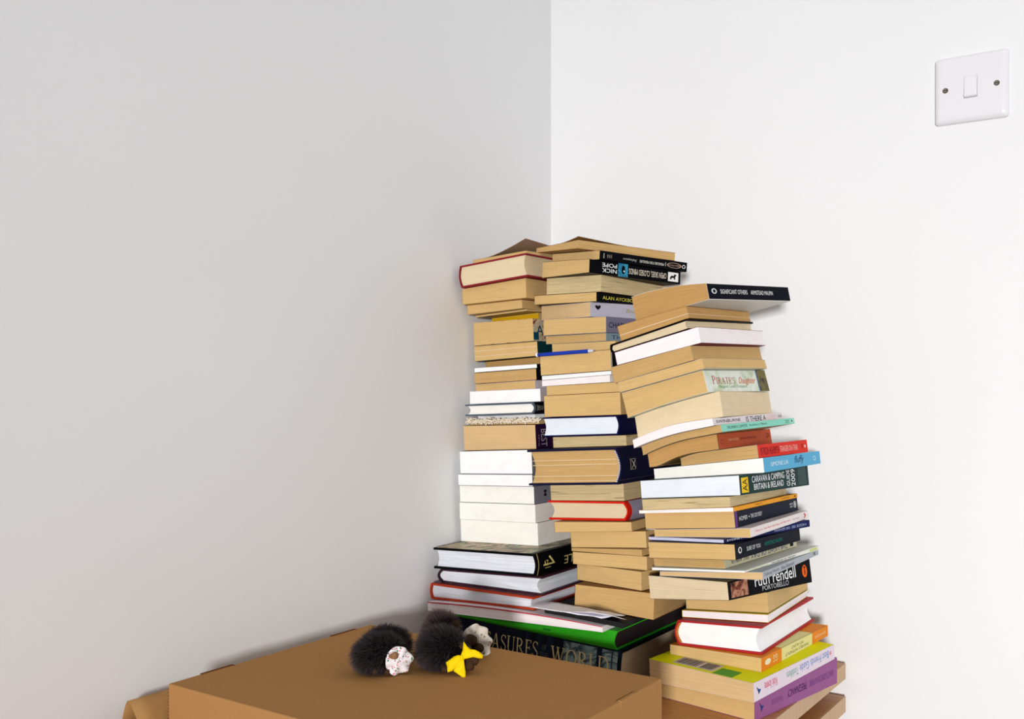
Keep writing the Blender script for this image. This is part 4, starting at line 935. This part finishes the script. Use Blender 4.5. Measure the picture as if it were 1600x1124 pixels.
def bow(root, c, nrm, S, tilt=0):
    """ribbon bow: two puffed loops, knot, two tails"""
    C0 = RTv*c[0]+CMv*c[1]+UPv*c[2]; N = (RTv*nrm[0]+CMv*nrm[1]+UPv*nrm[2]).normalized()
    X = (RTv-N*RTv.dot(N)).normalized(); Y = N.cross(X)
    X, Y = X*math.cos(tilt)+Y*math.sin(tilt), Y*math.cos(tilt)-X*math.sin(tilt)
    bm = bmesh.new()
    def strip(outl, puff):
        n = len(outl); g = []
        for s in (1, -1):
            row = []
            for i, (x, h0, h1) in enumerate(outl):
                row.append([bm.verts.new(C0+X*x*S+Y*(h0+(h1-h0)*j/4)*S+N*(s*puff*S*math.sin(math.pi*i/(n-1))*math.sin(math.pi*j/4)+.0018*math.sin(j*2.1+i)*(i/n)+s*.0003)) for j in range(5)])
            g.append(row)
        for s in (0, 1):
            for i in range(n-1):
                for j in range(4): bm.faces.new((g[s][i][j], g[s][i+1][j], g[s][i+1][j+1], g[s][i][j+1]))
        for i in range(n-1):
            for j in (0, 4): bm.faces.new((g[0][i][j], g[0][i+1][j], g[1][i+1][j], g[1][i][j]))
        for j in range(4):
            for i in (0, n-1): bm.faces.new((g[0][i][j], g[0][i][j+1], g[1][i][j+1], g[1][i][j]))
    strip([(0, -.08, .08), (.3, -.22, .3), (.65, -.30, .5), (.95, -.22, .46), (1.05, -.08, .30)], .16)
    strip([(0, -.08, .08), (-.3, -.3, .16), (-.6, -.5, .22), (-.9, -.52, .16), (-1.02, -.36, 0)], .16)
    o = from_bm('ribbon_loops', bm, YEL, root, True)
    bm = bmesh.new()
    def strip2(p, q, w0, w1):
        d = Vector((q[0]-p[0], q[1]-p[1])); nn = Vector((-d.y, d.x)).normalized(); g = []
        for s in (1, -1):
            g.append([[bm.verts.new(C0+X*S*(p[0]+d.x*t/4+nn.x*(w0+(w1-w0)*t/4)*e)+Y*S*(p[1]+d.y*t/4+nn.y*(w0+(w1-w0)*t/4)*e)+N*(.0012*math.sin(t*1.4)+s*.0004)) for e in (-1, 0, 1)] for t in range(5)])
        for s in (0, 1):
            for i in range(4):
                for j in range(2): bm.faces.new((g[s][i][j], g[s][i+1][j], g[s][i+1][j+1], g[s][i][j+1]))
        for i in range(4):
            for j in (0, 2): bm.faces.new((g[0][i][j], g[0][i+1][j], g[1][i+1][j], g[1][i][j]))
        for i in (0, 4):
            for j in range(2): bm.faces.new((g[0][i][j], g[0][i][j+1], g[1][i][j+1], g[1][i][j]))
    strip2((0, 0), (.35, -1.02), .08, .3); strip2((.0, .05), (.12, 1.02), .22, .10)
    from_bm('ribbon_tails', bm, YEL, root, True)
    bm = bmesh.new(); bmesh.ops.create_uvsphere(bm, u_segments=12, v_segments=8, radius=S*.17)
    for v in bm.verts: v.co = C0+Vector(v.co)*.9+N*.0012
    from_bm('ribbon_knot', bm, YEL, root, True)
def patch(bm, C0, X, Y, N, pts, puff, s=.00064):
    """puffed piece of ribbon with the outline pts (millimetre-like grid units), two-sided with a real thickness"""
    n = len(pts); cx = sum(p[0] for p in pts)/n; cy = sum(p[1] for p in pts)/n; lay = []
    for sd in (1, -1):
        rings = []
        for f, h in ((1, 0), (.66, .75), (.33, 1)):
            rings.append([bm.verts.new(C0+X*s*(cx+(p[0]-cx)*f)+Y*s*(cy+(p[1]-cy)*f)+N*(sd*(.00025+puff*h)+.0009*math.sin(i*2.3)*f)) for i, p in enumerate(pts)])
        c = bm.verts.new(C0+X*s*cx+Y*s*cy+N*sd*(.00025+puff)); lay.append(rings[0])
        for a, b_ in zip(rings, rings[1:]):
            for i in range(n): bm.faces.new((a[i], a[(i+1) % n], b_[(i+1) % n], b_[i]))
        for i in range(n): bm.faces.new((rings[-1][i], rings[-1][(i+1) % n], c))
    for i in range(n): bm.faces.new((lay[0][i], lay[0][(i+1) % n], lay[1][(i+1) % n], lay[1][i]))
def ribbon(root, c):
    C0 = RTv*c[0]+CMv*c[1]+UPv*c[2]; N = (CMv*.95+UPv*.30).normalized(); X = RTv; Y = N.cross(X); Y = Y if Y.z > 0 else -Y
    bm = bmesh.new()
    patch(bm, C0, X, Y, N, [(0, -3), (-2, 3), (1, 12), (2, 25), (8, 17), (13, 13), (20, 12), (27, 9), (33, 4), (32, -1), (26, -1), (18, 1), (9, -1)], .0014)
    patch(bm, C0, X, Y, N, [(1, 3), (-6, 4), (-13, 2), (-19, -3), (-25, -7), (-23, -14), (-22, -22), (-15, -20), (-8, -14), (-1, -6)], .0014)
    from_bm('ribbon_loops', bm, YEL, root, True)
    bm = bmesh.new(); patch(bm, C0+N*.0006, X, Y, N, [(-2, 0), (-9, -13), (-13, -20), (-5, -25), (6, -33), (6, -22), (4, -10), (3, 0)], .0007)
    from_bm('ribbon_tails', bm, YEL, root, True)
    bm = bmesh.new(); bmesh.ops.create_uvsphere(bm, u_segments=12, v_segments=8, radius=.0021)
    for v in bm.verts: v.co = C0+X*v.co.x*.8+Y*v.co.y*1.3+N*(v.co.z*.7+.0014)
    from_bm('ribbon_knot', bm, YEL, root, True)
t1 = toy((.1923, -.6296, -.40), 'dark furry plush toy wearing a pink floral dress, front one of the left pair', (.0235, .0185, .0185), FUR, 3, (-.5, .3, -.2), bald=(.75, .65, -.1))
ruffle(t1, (.0215, .0125, .0148), (.42, .90, .05), .0142, FLORAL, 'floral_dress', .004, 1, 6, .98)
paw(t1, (.013, .013, .020), (.0205, .019, .0215), .0038, 'muzzle', mat('tan_suede', (150, 112, 78), .9, .1)); paw(t1, (-.004, .012, .008), (.000, .019, .0035), .0034); paw(t1, (.008, .012, .0045), (.012, .018, .0040), .003)
t2 = toy((.1663, -.5908, -.25), 'black furry plush toy lying behind the one in the floral dress', (.0215, .0165, .0162), FUR, 8, (.5, -.2, .1))
paw(t2, (.016, .004, .008), (.025, .004, .004), .0040)
t3 = toy((.2375, -.5848, .35), 'dark furry plush toy with a yellow ribbon bow, front one of the right pair', (.0225, .0205, .0205), FUR, 12, (-.45, .2, -.1), bald=(.72, .65, -.1))
ribbon(t3, (.0220, .0225, .0174))
paw(t3, (.024, .010, .013), (.0385, .0145, .0118), .0052); paw(t3, (.0285, .014, .013), (.0300, .0205, .0040), .0050); paw(t3, (.002, .014, .008), (.006, .0215, .0035), .0036)
paw(t3, (.014, .008, .027), (.023, .010, .0255), .0040, 'ear')
t4 = toy((.1959, -.5349, .1), 'brown-grey furry plush toy in a pale spotted dress, behind the one with the bow', (.0165, .0160, .0212), FUR2, 21, (-.3, .1, .3), bald=(.9, .3, .0))
ruffle(t4, (.0400, .0270, .0178), (.45, .85, .28), .0185, BROWNW, 'spotted_dress', -.005, 2, 8, .95)
paw(t4, (.030, .022, .021), (.0385, .036, .0205), .0056); paw(t4, (.036, .022, .013), (.0465, .036, .0120), .0050); paw(t4, (.012, .008, .032), (.0205, .012, .0335), .0038, 'ear'); paw(t4, (.010, .004, .018), (.038, .024, .016), .0095, 'trunk', MC['brown_suede'])

# ------------------------------------------------------------------ light switch
PL = mat('switch_plastic', (232, 229, 233), .22, .01, coat=.3)
sw = empty('light_switch', (.637, 0, EYE+.378), 'white square light switch with a single rocker, mounted on the right wall', 'light switch')
def rrect(w, r, n=6):
    pts = []
    for cx, cy, a in ((1, 1, 0), (-1, 1, 90), (-1, -1, 180), (1, -1, 270)):
        for i in range(n+1):
            t = math.radians(a+90*i/n); pts.append((cx*(w-r)+r*math.cos(t), cy*(w-r)+r*math.sin(t)))
    return pts
bm = bmesh.new(); rings = []
for w_, y in ((.0430, -.0002), (.0430, -.0030), (.0427, -.0050), (.0415, -.0066), (.0395, -.0080), (.0375, -.0087), (.0345, -.0090)):
    rings.append([bm.verts.new((x, y, z)) for x, z in rrect(w_, .0042)])
n = len(rings[0])
for a, c in zip(rings, rings[1:]):
    for i in range(n): bm.faces.new((a[i], a[(i+1) % n], c[(i+1) % n], c[i]))
bm.faces.new(rings[0]); bm.faces.new(rings[-1]); from_bm('face_plate', bm, PL, sw, False)
bm = bmesh.new(); add_box(bm, (-.0080, -.0091, -.0137), (.0080, -.0088, .0139)); from_bm('rocker_gap_shade', bm, mat('rocker_shade_grey', (188, 180, 184), .6), sw)  # flat grey patch; shade round the rocker painted as a darker plate colour
bm = bmesh.new()   # tilted rocker: lower end stands proud
vs = [bm.verts.new(p) for p in ((-.0076, -.0088, -.0132), (.0076, -.0088, -.0132), (.0076, -.0088, .0136), (-.0076, -.0088, .0136), (-.0076, -.0128, -.0118), (.0076, -.0128, -.0118), (.0076, -.0098, .0136), (-.0076, -.0098, .0136))]
for f in ((0, 1, 2, 3), (4, 5, 6, 7), (0, 1, 5, 4), (1, 2, 6, 5), (2, 3, 7, 6), (3, 0, 4, 7)): bm.faces.new([vs[i] for i in f])
bmesh.ops.recalc_face_normals(bm, faces=bm.faces); bmesh.ops.bevel(bm, geom=list(bm.edges), offset=.0007, segments=2, affect='EDGES'); from_bm('rocker', bm, PL, sw)
for sx in (-.0301, .0301):
    bm = bmesh.new()
    def cyl(r, y0, y1, n=20, cap=True):
        a = [bm.verts.new((sx+r*math.cos(2*math.pi*i/n), y0, r*math.sin(2*math.pi*i/n))) for i in range(n)]; c = [bm.verts.new((sx+r*.9*math.cos(2*math.pi*i/n), y1, r*.9*math.sin(2*math.pi*i/n))) for i in range(n)]
        for i in range(n): bm.faces.new((a[i], a[(i+1) % n], c[(i+1) % n], c[i]))
        bm.faces.new(a); bm.faces.new(c)
    cyl(.0036, -.0088, -.00925); h = from_bm('screw_hole_shade', bm, mat('screw_recess_shade', (60, 50, 46), .6), sw)  # raised disc, no real hole; its dark colour paints the shade inside one
    bm = bmesh.new(); cyl(.0028, -.0088, -.0100); s_ = from_bm('screw', bm, mat('screw_brass', (190, 180, 160), .25, .05, metal=1), sw)
    bm = bmesh.new(); add_box(bm, (sx-.0022, -.0102, -.0004), (sx+.0022, -.0099, .0004)); sl = from_bm('screw_slot_shade', bm, MC['screw_recess_shade'], s_)  # raised bar whose dark colour stands for the shade in the slot
